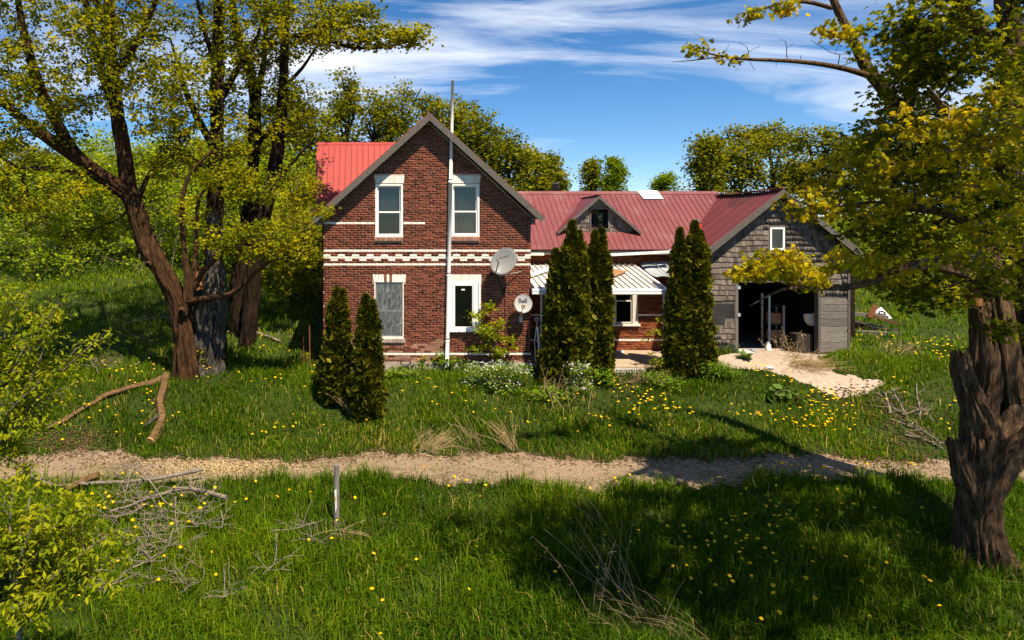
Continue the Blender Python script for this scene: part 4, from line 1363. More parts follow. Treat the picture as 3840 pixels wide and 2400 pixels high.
MB().tube([(x, 21.55, .345), (x, 21.55, .38), (x, 21.55, .55), (x, 21.55, .63), (x, 21.55, .68)], [.075, .085, .085, .045, .03], 14).build('body', 'white', jg, smooth=True)
MB().tube([(x, 21.55, .68), (x, 21.55, .705)], .034, 12).build('cap', 'white', jg)
MB().tube([(x + .04, 21.55, .65), (x + .085, 21.55, .62), (x + .08, 21.55, .53)], .012, 6).build('handle', 'white', jg)
for k, (px, py, w, d, mt, lab) in enumerate(((2800, 1303, .42, .22, 'white_old', 'scrap of white board on the garage threshold'), (2832, 1296, .2, .25, 'galv', 'grey crumpled sheet on the garage threshold'))):
    q = G(px, py)
    y = 21.35 + .22 * k
    x = (px - PX0) / F * y
    tag(MB().hexa([(x - w / 2, y - d / 2, .40), (x + w / 2, y - d / 2, .39), (x + w / 2, y + d / 2, .40), (x - w / 2, y + d / 2, .42), (x - w / 2, y - d / 2, .43), (x + w / 2, y - d / 2, .42), (x + w / 2 - .05, y + d / 2, .47), (x - w / 2, y + d / 2, .5)]).build('scrap_board', mt), lab, 'board')
q = G(2886, 1386)
cn = thing('can', 'small dented metal can on the pale gravel', 'can', tuple(q))
MB().tube([tuple(q + [-.1, 0, .06]), tuple(q + [.08, -.05, .05])], .06, 10).build('body', 'galv', cn)
MB().tube([tuple(q + [-.105, 0.001, .06]), tuple(q + [-.115, .004, .06])], .05, 10).build('lid', 'white', cn)
q = G(2263, 1448)
tag(MB().hexa([tuple(q + .6 * v) for v in np.array([(-.07, -.03, .28), (.07, -.05, .28), (.08, .04, .30), (-.05, .05, .3), (-.05, -.02, .4), (.05, -.03, .37), (.07, .03, .39), (-.04, .04, .4)])]).build('crumpled_packet', 'redmetal'), 'small red and white crumpled packet in the grass before the porch', 'litter')
MB().box(AX0 + .03, AX0 + .09, GYF - .06, GYF - .02, az(1177), az(1165)).build('outlet_box', 'white', gar)
# lean-to post and collapsed timber right of the garage
tag(MB().box(*[(v - PX0) / F * 22.6 for v in (3186, 3206)], 22.6, 22.78, .2, 3.2).build('timber_post', 'bark_shade'), 'dark upright timber post beside the garage corner', 'post')


def gbar(p, q, w, h, mat, name, label, cat='timber', grp='collapsed timber beside the garage'):
    return tag(MB().bar(p, q, w, h).build(name, mat), label, cat, grp)


gbar(W(3206, 1252, 23.4), W(3372, 1262, 23.0), .3, .26, 'plank', 'beam', 'thick grey beam lying at the bottom of the collapsed timber')
gbar(W(3205, 1210, 24.4), W(3372, 1246, 23.6), .9, .1, 'darkwood', 'board', 'wide dark board slanting over the collapsed timber')
gbar(W(3200, 1176, 24.0), W(3330, 1190, 23.6), .16, .12, 'plank', 'beam', 'grey beam along the top of the collapsed timber')
gbar(W(3270, 1184, 23.5), W(3365, 1213, 23.2), .12, .09, 'log', 'plank', 'brown splintered plank on top of the collapsed timber')
gbar(W(3262, 1192, 23.5), W(3284, 1146, 23.6), .12, .1, 'rust', 'stub_post', 'short rusty brown post sticking up from the collapsed timber')
pn = thing('wall_panel', 'tilted white panel with dark oval propped on the collapsed timber', 'panel', tuple(W(3310, 1195, 23.8)))
A, B, C, D = W(3282, 1170, 23.9), W(3305, 1152, 24.0), W(3345, 1193, 23.7), W(3318, 1196, 23.6)
MB().prism([A, B, C, D], (0, .04, 0)).build('sheet', 'white', pn)
ct = (A + B + C + D) / 4 + np.array([-.06, -.02, .03])
MB().tube([tuple(ct + np.array([.10 * math.cos(a) + .04 * math.sin(a), 0, .05 * math.sin(a) - .04 * math.cos(a)])) for a in np.linspace(0, 6.28, 18)], .03, 6).build('oval_hole', 'black', pn)
gbar(G(3195, 1335), G(3262, 1340) + [0, 0, .05], .1, .05, 'plank', 'offcut', 'pale splintered offcut lying in the grass by the garage')
# fence post
q = G(1262, 1978)
fp = thing('fence_post', 'grey wooden fence post with peeling white tag in the front grass', 'post', tuple(q))
tp = W(1262, 1742, q[1])
MB().tube([tuple(q - [0, 0, .15]), tuple(q * .5 + tp * .5 + [.004, 0, 0]), tuple(tp - [0, 0, .015]), tuple(tp)], [.058, .055, .052, .044], 12).build('post', 'postwood', fp)
MB().prism([W(1254, 1838, q[1] - .062), W(1262, 1836, q[1] - .062), W(1263, 1900, q[1] - .062), W(1258, 1925, q[1] - .062)], (0, -.004, 0)).build('tag', 'white_old', fp)
MB().prism([W(1256, 1862, q[1] - .068), W(1261, 1862, q[1] - .068), W(1260, 1892, q[1] - .068)], (0, -.003, 0)).build('tag_mark', 'petal', fp)
# two rusty rods by the left corner
for px, top, lab in ((1163, 1222, 'taller rusty iron rod standing left of the brick gable'), (1140, 1262, 'shorter rusty iron rod standing left of the brick gable')):
    q = W(px, 1345, 21.2)
    q[2] = gz(q[0], q[1])
    tag(MB().tube([tuple(q), tuple(W(px - 3, top, 21.2))], .018, 6).build('iron_rod', 'rust'), lab, 'rod')
# overhead wire across the left yard
pts = [W(-60 + 880 * t, 905 + 28 * t + 18 * math.sin(math.pi * t), 24 + 3.5 * t) for t in np.linspace(0, 1, 16)]
tag(MB().tube([tuple(p) for p in pts], .008, 4).build('wire', 'black'), 'thin dark wire strung past the big leaning maple', 'wire')
# hose and meter at the wall foot
q = W(1522, 1354, 20.6)
tag(MB().tube([(q[0] + .16 * math.cos(a), 20.66, .24 + .06 * math.sin(a)) for a in np.linspace(0, 6.6, 20)] + [(q[0] - .12, 20.6, -.05)], .018, 6).build('hose', 'black'), 'loop of black hose at the foot of the brick gable', 'hose')
# ------------------------------------------------------------------ vegetation: helpers
R = np.random.default_rng(5)


def unit(v):
    return v / (np.linalg.norm(v, axis=-1, keepdims=True) + 1e-9)


def leaves(C, per, rad, size, mat, name, parent, flat=0.6, up=0.7, droop=0.25, lo=0.15, hi=0.85, wid=0.42, seed=0, lobed=False):
    """Folded leaves scattered about the points C."""
    r = np.random.default_rng(seed + 1)
    C = np.asarray(C)
    N = len(C) * per
    P = np.repeat(C, per, 0) + r.normal(size=(N, 3)) * rad * np.array([1, 1, flat])
    az_ = r.uniform(0, 2 * np.pi, N)
    A = unit(np.stack([np.cos(az_), np.sin(az_), r.normal(-droop, 0.35, N)], -1))
    nr = r.normal(size=(N, 3)) * 0.55 + np.array([0, 0, up])
    B = unit(np.cross(A, nr))
    Nn = np.cross(B, A)
    s = (size * r.uniform(0.6, 1.35, N))[:, None]
    t = np.clip(np.repeat(r.uniform(lo, hi, len(C)), per) + r.normal(0, .16, N), 0, 1)
    if lobed:
        k = wid / .42
        V = np.stack([P, P + A * s * .18 + B * s * .46 * k - Nn * s * .10, P + A * s * .50 + B * s * .17 * k + Nn * s * .05, P + A * s * .62 + B * s * .44 * k - Nn * s * .08, P + A * s * .70 + B * s * .12 * k,
                      P + A * s - Nn * s * .12, P + A * s * .70 - B * s * .12 * k, P + A * s * .62 - B * s * .44 * k - Nn * s * .08, P + A * s * .50 - B * s * .17 * k + Nn * s * .05, P + A * s * .18 - B * s * .46 * k - Nn * s * .10], 1).reshape(-1, 3)
        i = np.arange(N)[:, None, None] * 10
        Fc = (i + np.array([(0, 1, 2), (2, 3, 4), (0, 2, 4), (0, 4, 6), (4, 5, 6), (0, 6, 8), (6, 7, 8), (0, 8, 9)])[None]).reshape(-1, 3)
        return link(name, npmesh(name, V, Fc, np.repeat(t, 10)), mat, parent)
    V = np.stack([P, P + A * s * .45 + B * s * wid + Nn * s * .10, P + A * s, P + A * s * .45 - B * s * wid + Nn * s * .10], 1).reshape(-1, 3)
    i = np.arange(N)[:, None] * 4
    Fc = np.concatenate([i + np.array([[0, 1, 2]]), i + np.array([[0, 2, 3]])], 1).reshape(-1, 3)
    return link(name, npmesh(name, V, Fc, np.repeat(t, 4)), mat, parent)


def resample(path, rad, step):
    P, Rr = np.asarray(path, float), np.asarray(rad, float)
    d = np.concatenate([[0], np.cumsum(np.linalg.norm(np.diff(P, axis=0), axis=1))])
    n = max(3, int(d[-1] / step) + 1)
    s = np.linspace(0, d[-1], n)
    # smooth through the points
    Q = np.stack([np.interp(s, d, P[:, k]) for k in range(3)], -1)
    for _ in range(2):
        Q[1:-1] = (Q[:-2] + 2 * Q[1:-1] + Q[2:]) / 4
    return Q, np.interp(s, d, Rr)


def rough_tube(pile, Q, Rr, n, amp, seed, freq=3.0, ridge=0.0, jag=0.0):
    V, F4 = tube_arrays(Q, Rr, n)
    V = V.reshape(len(Q), n, 3)
    for i in range(len(Q)):
        for j in range(n):
            d = V[i, j] - Q[i]
            a = 2 * math.pi * j / n
            k = noise.noise((math.cos(a) * freq * .6 + seed, math.sin(a) * freq * .6, Q[i][2] * .7)) + .5 * noise.noise((math.cos(a) * freq * 1.7, math.sin(a) * freq * 1.7 + seed, Q[i][2] * 1.6))
            if ridge:
                k -= ridge * abs(noise.noise((math.cos(a) * 7 + seed, math.sin(a) * 7, Q[i][2] * 1.1))) * 2
            V[i, j] = Q[i] + d * (1 + amp * k)
    if jag:
        for j in range(n):
            k = noise.noise((math.cos(6.283 * j / n) * 3 + seed, math.sin(6.283 * j / n) * 3, 1.3)) + .6 * noise.noise((j * .9, seed, 2.1))
            V[-1, j] += (Q[-1] - Q[-2]) / np.linalg.norm(Q[-1] - Q[-2]) * jag * k
    pile.add(V.reshape(-1, 3), F4)


def grow(limbs, T, rtip=0.006, jit=0.06, sag=0.10, expo=0.42, seed=0, bias=0.35):
    """Branch network from limbs to the targets: each target joins the nearest wood."""
    r = np.random.default_rng(seed + 3)
    nodes = np.concatenate([q for q, _ in limbs])
    cap = np.concatenate([rr for _, rr in limbs])
    par = np.full(len(nodes), -1)
    order = np.argsort([np.min(np.linalg.norm(nodes - t, axis=1)) for t in T])
    P = np.zeros((len(nodes) + len(T) * 14, 3))
    n = len(nodes)
    P[:n] = nodes
    parent = -np.ones(len(P), int)
    paths = []
    for k in order:
        t = T[k]
        d = np.linalg.norm(P[:n] - t, axis=1) + bias * np.maximum(0, P[:n, 2] - t[2])
        i = int(np.argmin(d))
        L = np.linalg.norm(P[i] - t)
        m = int(min(12, max(2, L / .38)))
        f = np.linspace(0, 1, m + 1)[1:, None]
        q = P[i] + (t - P[i]) * f
        q[:, 2] += (sag * L * np.sin(np.pi * f[:, 0])) * r.uniform(-.6, 1.0)
        q[:-1] += r.normal(0, jit * min(1, L), (m - 1, 3)) if m > 1 else 0
        idx = np.arange(n, n + m)
        P[idx] = q
        parent[idx] = np.concatenate([[i], idx[:-1]])
        paths.append(np.concatenate([[i], idx]))
        n += m
    cnt = np.zeros(n)
    for p in paths:
        cnt[p[-1]] += 1
    for i in range(n - 1, len(nodes) - 1, -1):
        if parent[i] >= 0:
            cnt[parent[i]] += cnt[i]
    rad = rtip * np.maximum(cnt, 1) ** expo
    pile = Pile()
    for p in paths:
        rr = rad[p].copy()
        rr[0] = rr[1]
        if p[0] < len(nodes):
            rr = np.minimum(rr, cap[p[0]] * .75)
        ns = 3 if rr[0] < .02 else (4 if rr[0] < .05 else 6)
        V, F4 = tube_arrays(P[p], rr, ns)
        pile.add(V, F4)
    return pile


def blobs(spec, seed=0, clump=0.0, cs=0.9):
    """Random points in ellipsoids (centre, radii, count), denser towards the shell, thinned by noise."""
    r = np.random.default_rng(seed)
    out = []
    for c, rad, n in spec:
        k = 0
        while k < n:
            d = unit(r.normal(size=3)) * r.uniform(0.15, 1) ** (1 / 2.2)
            p = np.asarray(c) + d * np.asarray(rad)
            if clump and noise.noise(tuple(p * cs + seed)) < r.uniform(-1, 1) * .25 + clump - .25:
                if r.random() < .8:
                    continue
            out.append(p)
            k += 1
    return np.array(out)


def tree(name, label, base, limbs, T, leafmat_, per, lrad, lsize, bark='bark', group=None, trunk_n=14, amp=.10, seed=0, extra=None, rtip=.006, ridge=0.0, **kw):
    t = thing(name, label, 'tree', tuple(base), group)
    L = [resample(p, r, .22) for p, r in limbs]
    pile = Pile()
    for i, (q, rr) in enumerate(L):
        rough_tube(pile, q, rr, trunk_n if rr.max() > .12 else 7, amp, seed + i * 3.1, ridge=ridge if rr.max() > .2 else 0)
    if extra:
        extra(pile)
    pile.build('trunk', bark, t, smooth=True)
    grow(L, T, seed=seed, rtip=rtip).build('branches', bark, t, smooth=True)['kind'] = 'stuff'
    leaves(T, per, lrad, lsize, leafmat_, 'crown', t, seed=seed, **kw)
    return t


# ------------------------------------------------------------------ big leaning maple on the left
YA = 20.2


def PA(*pts, Y=YA, dy=0.0):
    return [W(x, y, Y + dy * i) for i, (x, y) in enumerate(pts)]


ba = G(700, 1415)
YA = float(ba[1])
limA = [
    (PA((700, 1430), (694, 1270), (680, 1160), (628, 1048), (556, 937), (510, 800), (478, 715), (468, 587), (437, 429), (421, 286), (410, 95), (418, -120), (440, -420), (430, -700), Y=YA), [.44, .33, .29, .31, .31, .29, .30, .235, .215, .20, .175, .14, .10, .05]),
    (PA((478, 725), (365, 651), (278, 579), (222, 476), (143, 317), (80, 80), (40, -200), Y=YA, dy=-.25), [.26, .23, .20, .17, .14, .11, .05]),
    (PA((290, 590), (190, 524), (80, 444), (0, 373), (-130, 280), (-300, 100), Y=YA - .4, dy=-.25), [.17, .15, .12, .10, .07, .03]),
    (PA((300, 655), (175, 627), (90, 640), (-60, 560), Y=YA - .4, dy=-.3), [.09, .07, .05, .02]),
    (PA((437, 430), (375, 250), (330, 60), (290, -200), Y=YA, dy=.4), [.14, .12, .10, .04]),
    (PA((421, 300), (520, 150), (600, -30), (660, -220), Y=YA, dy=-.4), [.12, .10, .07, .03]),
    (PA((500, 800), (560, 640), (690, 560), (780, 640), Y=YA, dy=.3), [.10, .07, .05, .02]),
    (PA((415, 120), (330, -60), (240, -320), (180, -520), Y=YA, dy=-.6), [.12, .10, .07, .03]),
    # upright dead water shoots and low side limb at the fork
    (PA((690, 1180), (705, 1050), (690, 930), (680, 760), (705, 650), (800, 560), Y=YA - .3), [.10, .10, .085, .07, .05, .02]),
    (PA((712, 1120), (735, 960), (735, 850), (745, 720), (800, 690), Y=YA - .35), [.09, .075, .06, .05, .025]),
    (PA((700, 1130), (770, 1118), (860, 1110), (930, 1050), (1000, 980), (1100, 960), (1180, 930), Y=YA - .3, dy=-.18), [.10, .09, .08, .06, .045, .03, .012]),
    (PA((720, 1090), (765, 1010), (820, 960), (900, 900), (960, 860), Y=YA - .3, dy=-.1), [.09, .075, .06, .04, .015]),
]
TA = blobs([
    (W(250, 180, YA - 1), (2.6, 2.6, 2.0), 357), (W(90, 420, YA - 1), (1.8, 2.0, 1.3), 187), (W(450, 60, YA), (1.6, 2.2, 1.6), 153),
    (W(620, 330, YA - .5), (1.4, 1.6, 1.6), 119), (W(130, 700, YA - 1.5), (1.7, 1.5, .8), 119), (W(300, 850, YA + 1), (1.8, 1.5, .5), 58),
    (W(350, -500, YA - 1), (4.0, 4.0, 3.0), 323), (W(-200, 0, YA - 1), (3.0, 3.0, 3.0), 187), (W(640, 620, YA), (.9, 1.0, .7), 37),
], 3, .1)
TAlow = blobs([(W(950, 900, YA - .9), (1.5, .6, .62), 105), (W(1120, 960, YA - 1.0), (.62, .4, .28), 41), (W(860, 660, YA - .5), (1.0, .7, .5), 51), (W(960, 720, YA - .5), (.8, .6, .4), 34), (W(730, 800, YA - .4), (.5, .4, .5), 14), (W(1200, 790, YA - .8), (.35, .3, .22), 10)], 4)
def burls(pile):
    for (x, y, dy, r) in ((555, 990, -.33, .09), (682, 1168, -.42, .12), (433, 330, -.22, .09)):
        q = W(x, y, YA + dy)
        rough_tube(pile, np.array([q + [0, .2, 0], q, q + [0, -.06, -.01]]), np.array([r * 1.3, r, r * .6]), 9, .2, x)
tree('maple_tree', 'big maple with thick forked trunk leaning left beside the dead hollow snag', ba, limA, np.concatenate([TA, TAlow]), 'leaf_maple', 22, .13, .105, seed=2, extra=burls, amp=.26, trunk_n=48, ridge=1.6, lo=.2, hi=1.0, droop=.35)

# dead hollow snag beside it
bs_ = G(760, 1392)
sg = thing('dead_snag', 'dead grey hollow tree stump standing beside the leaning maple', 'tree stump', tuple(bs_))
pl = Pile()
Ys = float(bs_[1])
for pts, rr in ((((765, 1400), (762, 1260), (765, 1150), (795, 1040), (822, 975)), [.54, .42, .38, .30, .16]), (((812, 1400), (822, 1230), (832, 1080), (836, 1000)), [.26, .20, .17, .10]), (((722, 1400), (715, 1230), (718, 1120), (750, 1040)), [.26, .22, .18, .06]), (((790, 1180), (806, 1000), (808, 880), (806, 800)), [.25, .26, .24, .20])):
    q, r_ = resample([W(x, y, Ys) for x, y in pts], rr, .14)
    rough_tube(pl, q, r_, 44, .34, pts[0][0], 4.5, ridge=1.7)
pl.build('trunk', 'deadgrey', sg, smooth=True)
pl = Pile()
q, r_ = resample([W(745, 1090, Ys - .3), W(738, 1040, Ys - .25), W(752, 1000, Ys - .2)], [.22, .2, .08], .1)
rough_tube(pl, q, r_, 14, .45, 9, 5)
pl.build('rotten_core', 'rot', sg, smooth=False)

# trees behind
def mid_tree(label, base, trunkpts, rr, Y, sub, T, seed, per=40, bark='bark_shade'):
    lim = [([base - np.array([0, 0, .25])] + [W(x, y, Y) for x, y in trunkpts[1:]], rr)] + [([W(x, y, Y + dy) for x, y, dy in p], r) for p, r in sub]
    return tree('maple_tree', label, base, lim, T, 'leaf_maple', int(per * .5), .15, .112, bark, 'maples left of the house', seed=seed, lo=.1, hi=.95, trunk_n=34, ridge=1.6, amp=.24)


YB = 22.6
bB = np.array([*W(806, 1250, YB)[:2], 0.]); bB[2] = gz(bB[0], bB[1])
mid_tree('tall straight dark maple directly behind the dead snag', bB, [(806, 1290), (800, 1000), (806, 760), (812, 520), (815, 260), (820, 0), (830, -300), (825, -560)], [.42, .34, .30, .26, .22, .17, .11, .04], YB,
         [([(806, 560, 0), (740, 440, -.4), (690, 330, -.8), (640, 150, -1.0)], [.13, .11, .08, .03]), ([(812, 400, 0), (880, 280, .2), (960, 160, .6), (1000, 20, .8)], [.12, .10, .07, .03]), ([(806, 700, 0), (720, 640, .3), (660, 500, .5), (640, 400, .5)], [.09, .07, .05, .02]), ([(812, 250, 0), (760, 100, -.6), (720, -100, -1)], [.11, .08, .03])],
         blobs([(W(740, 200, YB), (1.9, 1.8, 2.0), 165), (W(930, 140, YB), (1.6, 1.8, 1.6), 128), (W(800, 540, YB), (1.7, 1.4, 1.3), 105), (W(820, -350, YB), (3.4, 3.2, 2.6), 180), (W(640, 420, YB), (1.0, 1.2, 1.0), 51)], 6, .1), 32)
YC = 24.5
bC = np.array([*W(915, 1190, YC)[:2], 0.]); bC[2] = gz(bC[0], bC[1])
mid_tree('thick dark trunked maple standing between the snag and the brick house', bC, [(905, 1230), (905, 1060), (925, 880), (945, 700), (955, 560), (957, 420), (950, 300), (890, 140), (860, -60), (850, -300)], [.52, .42, .33, .27, .24, .22, .2, .17, .11, .04], YC,
         [([(950, 560, 0), (1020, 480, .4), (1080, 400, .6), (1120, 300, .8)], [.1, .08, .06, .02]), ([(957, 400, 0), (990, 240, .5), (1000, 60, .8), (1010, -150, 1)], [.13, .1, .08, .03])],
         blobs([(W(930, 330, YC), (1.6, 1.5, 1.9), 120), (W(1010, 120, YC), (1.8, 1.6, 1.4), 105), (W(950, 640, YC), (1.2, 1.2, 1.0), 60), (W(900, -300, YC), (3.0, 3, 2.4), 120)], 8, .1), 46)
YD = 23.2
bD = np.array([*W(925, 1200, YD)[:2], 0.]); bD[2] = gz(bD[0], bD[1])
mid_tree('slender dark maple with one long branch reaching over the brick gable', bD, [(925, 1200), (955, 980), (995, 800), (1030, 640), (1043, 537), (1060, 380), (1064, 268), (1070, 100), (1085, -100), (1090, -350)], [.34, .28, .25, .24, .22, .2, .18, .15, .1, .04], YD,
         [([(1068, 140, 0), (1178, 126, -.6), (1284, 172, -1.1), (1397, 185, -1.6), (1496, 165, -2.0), (1595, 132, -2.4)], [.10, .085, .065, .05, .035, .012]), ([(1062, 330, 0), (1140, 250, -.3), (1200, 150, -.5)], [.08, .06, .02]), ([(1020, 700, 0), (1090, 620, -.3), (1140, 560, -.5), (1180, 520, -.5)], [.07, .05, .04, .015])],
         blobs([(W(1130, 90, YD - .6), (1.5, 1.4, 1.1), 120), (W(1280, 120, YD - 1.4), (1.15, .8, .5), 66), (W(1430, 130, YD - 2), (.95, .6, .42), 51), (W(1560, 130, YD - 2.6), (.6, .4, .35), 30), (W(1080, 420, YD), (1.2, 1.1, 1.3), 75), (W(1150, 10, YD), (1.8, 1.5, 1.0), 75), (W(1100, 700, YD - .4), (1.0, .8, .8), 45), (W(1080, -300, YD), (3, 3, 2.2), 105), (W(1320, 60, YD - 1.4), (.9, .7, .45), 45)], 9, .1), 41, 44)

# ------------------------------------------------------------------ right-hand hollow maple
bE = G(3690, 2125)
YE = float(bE[1])
limE = [
    ([W(3700, 2170, YE), W(3690, 2100, YE), W(3668, 1960, YE), W(3680, 1820, YE), W(3730, 1680, YE), W(3820, 1540, YE + .1), W(3880, 1350, YE + .2), W(3900, 1100, YE + .3), W(3860, 850, YE + .4), W(3820, 560, YE + .5), W(3800, 250, YE + .6), W(3760, -150, YE + .3), W(3700, -500, YE)],
     [.78, .45, .34, .36, .45, .50, .46, .38, .32, .27, .22, .16, .05]),
    ([W(3670, 1900, YE - .1), W(3665, 1750, YE), W(3670, 1560, YE + .1), W(3690, 1420, YE + .1), W(3700, 1300, YE + .1), W(3690, 1180, YE + .1), W(3665, 1105, YE + .1)], [.26, .28, .30, .30, .26, .20, .14]),
    ([W(3790, 1500, YE), W(3760, 1330, YE), W(3735, 1180, YE), W(3725, 1040, YE + .2), W(3690, 860, YE + .5), W(3600, 700, YE + .8), W(3480, 530, YE + 0.1), W(3329, 351, YE + 0.4), W(3257, 274, YE + 0.5), W(3215, 179, YE + 0.6), W(3156, 71, YE + 0.7), W(3115, -20, YE + 0.8), W(3060, -200, YE + 0.9)],
     [.30, .27, .25, .24, .2, .17, .14, .115, .10, .085, .07, .055, .02]),
    ([W(3262, 285, YE + 0.5), W(3192, 262, YE + 0.4), W(3073, 238, YE + 0.4), W(2936, 226, YE + 0.4), W(2769, 223, YE + 0.5), W(2656, 202, YE + 0.5), W(2579, 179, YE + 0.5)], [.06, .05, .043, .036, .026, .016, .007]),
    ([W(2700, 212, YE + 0.5), W(2600, 228, YE + 0.5), W(2519, 232, YE + 0.5)], [.016, .010, .004]),
    ([W(3118, 30, YE + 0.8), W(3040, 5, YE + 0.6), W(2936, 3, YE + 0.4), W(2846, 42, YE + 0.3), W(2763, 54, YE + 0.2)], [.045, .04, .032, .02, .007]),
    ([W(3720, 1080, YE), W(3600, 1010, YE - .3), W(3450, 985, YE - .5), W(3330, 1030, YE - .6), W(3220, 1075, YE - .7), W(3060, 1085, YE - .8), W(2960, 1065, YE - .8), W(2880, 1110, YE - .9), W(2810, 1148, YE - .9)], [.13, .11, .09, .07, .055, .04, .028, .015, .006]),
    ([W(2980, 1072, YE - .8), W(2900, 1060, YE - .8), W(2820, 1030, YE - .8), W(2750, 1020, YE - .8)], [.02, .014, .01, .004]),
    ([W(3690, 860, YE + .5), W(3560, 800, YE + .2), W(3400, 770, YE), W(3250, 760, YE - .1), W(3080, 790, YE - .2), W(2960, 740, YE - .2)], [.11, .09, .07, .05, .03, .008]),
    ([W(3840, 700, YE + .4), W(3700, 560, YE - .5), W(3560, 440, YE - 1.5), W(3480, 330, YE - 2.4)], [.13, .10, .07, .02]),
    ([W(3800, 250, YE + .5), W(3620, 60, YE - .8), W(3500, -200, YE - 2), W(3450, -420, YE - 3)], [.13, .10, .07, .03]),
    ([W(3400, 440, YE + 0.3), W(3440, 250, YE + 0.2), W(3430, 60, YE + 0.2), W(3380, -150, YE + 0.2)], [.09, .07, .05, .02]),
]
def stubs(pile):
    for pts, rr in (([(3700, 1640, 0), (3650, 1520, .0), (3612, 1410, -.02), (3600, 1320, -.02)], [.30, .22, .165, .155]), ([(3675, 1960, -.05), (3625, 1830, -.16), (3592, 1730, -.2), (3580, 1656, -.2)], [.24, .18, .13, .125])):
        q, r_ = resample([W(x, y, YE + d) for x, y, d in pts], rr, .09)
        rough_tube(pile, q, r_, 40, .32, pts[0][0], 4, ridge=1.6, jag=.16)
TE = blobs([
    (W(3620, 420, YE - .4), (1.65, 1.3, 1.6), 180), (W(3360, 560, YE + .2), (.95, .9, .75), 74), (W(3580, 800, YE + .6), (1.2, 1.3, .85), 90),
    (W(3350, 900, YE + .6), (.95, 1.0, .55), 60), (W(3440, 1090, YE + .3), (.8, .8, .30), 40), (W(3420, 190, YE - .8), (.8, .9, .75), 60), (W(3640, 60, YE - 1.4), (1.2, 1.3, 1.0), 110),
    ((8.2, 6.3, 9.0), (2.6, 1.8, 1.5), 430), ((10.9, 6.8, 9.0), (2.8, 2.0, 1.6), 330), ((6.3, 6.7, 9.1), (1.7, 1.5, 1.0), 170), ((4.9, 7.3, 9.2), (1.1, .9, .6), 36),
    (W(3810, 1060, YE - 1.5), (.5, .6, .3), 14), (W(3790, 1230, YE - .9), (.3, .4, .14), 6),
], 13, .08)
TEg = blobs([
    (W(3480, 520, YE - 1.6), (.95, .7, .55), 50), (W(3740, 480, YE - 2.3), (.75, .8, .8), 50), (W(3200, 640, YE - .2), (.85, .6, .45), 34), (W(3060, 760, YE - .2), (.55, .35, .28), 30), (W(3280, 770, YE - .2), (.7, .5, .3), 22),
    (W(2880, 990, YE - .8), (.50, .25, .24), 26), (W(2790, 1015, YE - .8), (.26, .15, .14), 10), (W(3010, 1040, YE - .8), (.5, .3, .17), 18), (W(3180, 980, YE - .7), (.5, .4, .28), 14), (W(2960, 960, YE - .8), (.32, .2, .25), 14), (W(3330, 1000, YE - .6), (.5, .5, .25), 14),
    (W(2800, 50, YE + 0.25), (.22, .15, .12), 6), (W(2930, 30, YE + 0.4), (.32, .2, .12), 8), (W(3160, 110, YE + 0.6), (.42, .3, .22), 18), (W(2610, 185, YE + 0.5), (.2, .1, .12), 5), (W(2760, 210, YE + 0.5), (.35, .1, .06), 3),
    (W(3740, 780, YE - 2.0), (.8, .8, .5), 34), (W(3680, 960, YE - 1.6), (.7, .6, .3), 22),
], 14)
te = tree('maple_tree', 'huge old hollow maple with broken stubs at the right of the garden lane', bE, limE, TE, 'leaf_maple', 19, .14, .112, 'bark_grey', seed=6, extra=stubs, amp=.20, trunk_n=64, ridge=1.7, lo=.0, hi=.75, droop=.5, lobed=True)
LE = [resample(p, r, .22) for p, r in limE]
grow(LE, TEg, seed=8, rtip=.005).build('outer_twigs', 'twig', te, smooth=True)['kind'] = 'stuff'
mk = np.random.default_rng(4).random(len(TEg)) < .36
leaves(TEg[mk], 15, .09, .102, 'leaf_maple', 'green_sprays', te, seed=16, lo=.4, hi=1.0, droop=.8, up=.5, lobed=True)
TEg = TEg[~mk]
leaves(TEg, 15, .085, .102, 'leaf_lit_gold', 'lit_gold_sprays', te, seed=15, lo=.25, hi=1.0, droop=.8, up=.5, lobed=True)
# bare twigs on the dead branch
TB = np.array([W(x, y, YE + 0.45) for x, y in ((2735, 165), (2770, 160), (2800, 175), (2850, 172), (2920, 150), (2945, 155), (2975, 165), (3040, 150), (3055, 160), (3000, 205), (3110, 195), (3145, 160), (3150, 205), (2640, 145), (2600, 125), (2830, 262), (2910, 250), (3180, 200), (2950, 180))])
grow([LE[3]], TB, seed=3, rtip=.0045, jit=.03).build('bare_twigs', 'bark_shade', te)['kind'] = 'stuff'
pl = Pile()
q, r_ = resample([W(3655, 1145, YE), W(3640, 1095, YE), W(3650, 1062, YE + .05)], [.13, .13, .04], .07)
rough_tube(pl, q, r_, 12, .35, 3, 5)
pl.build('broken_top', 'rot', te)


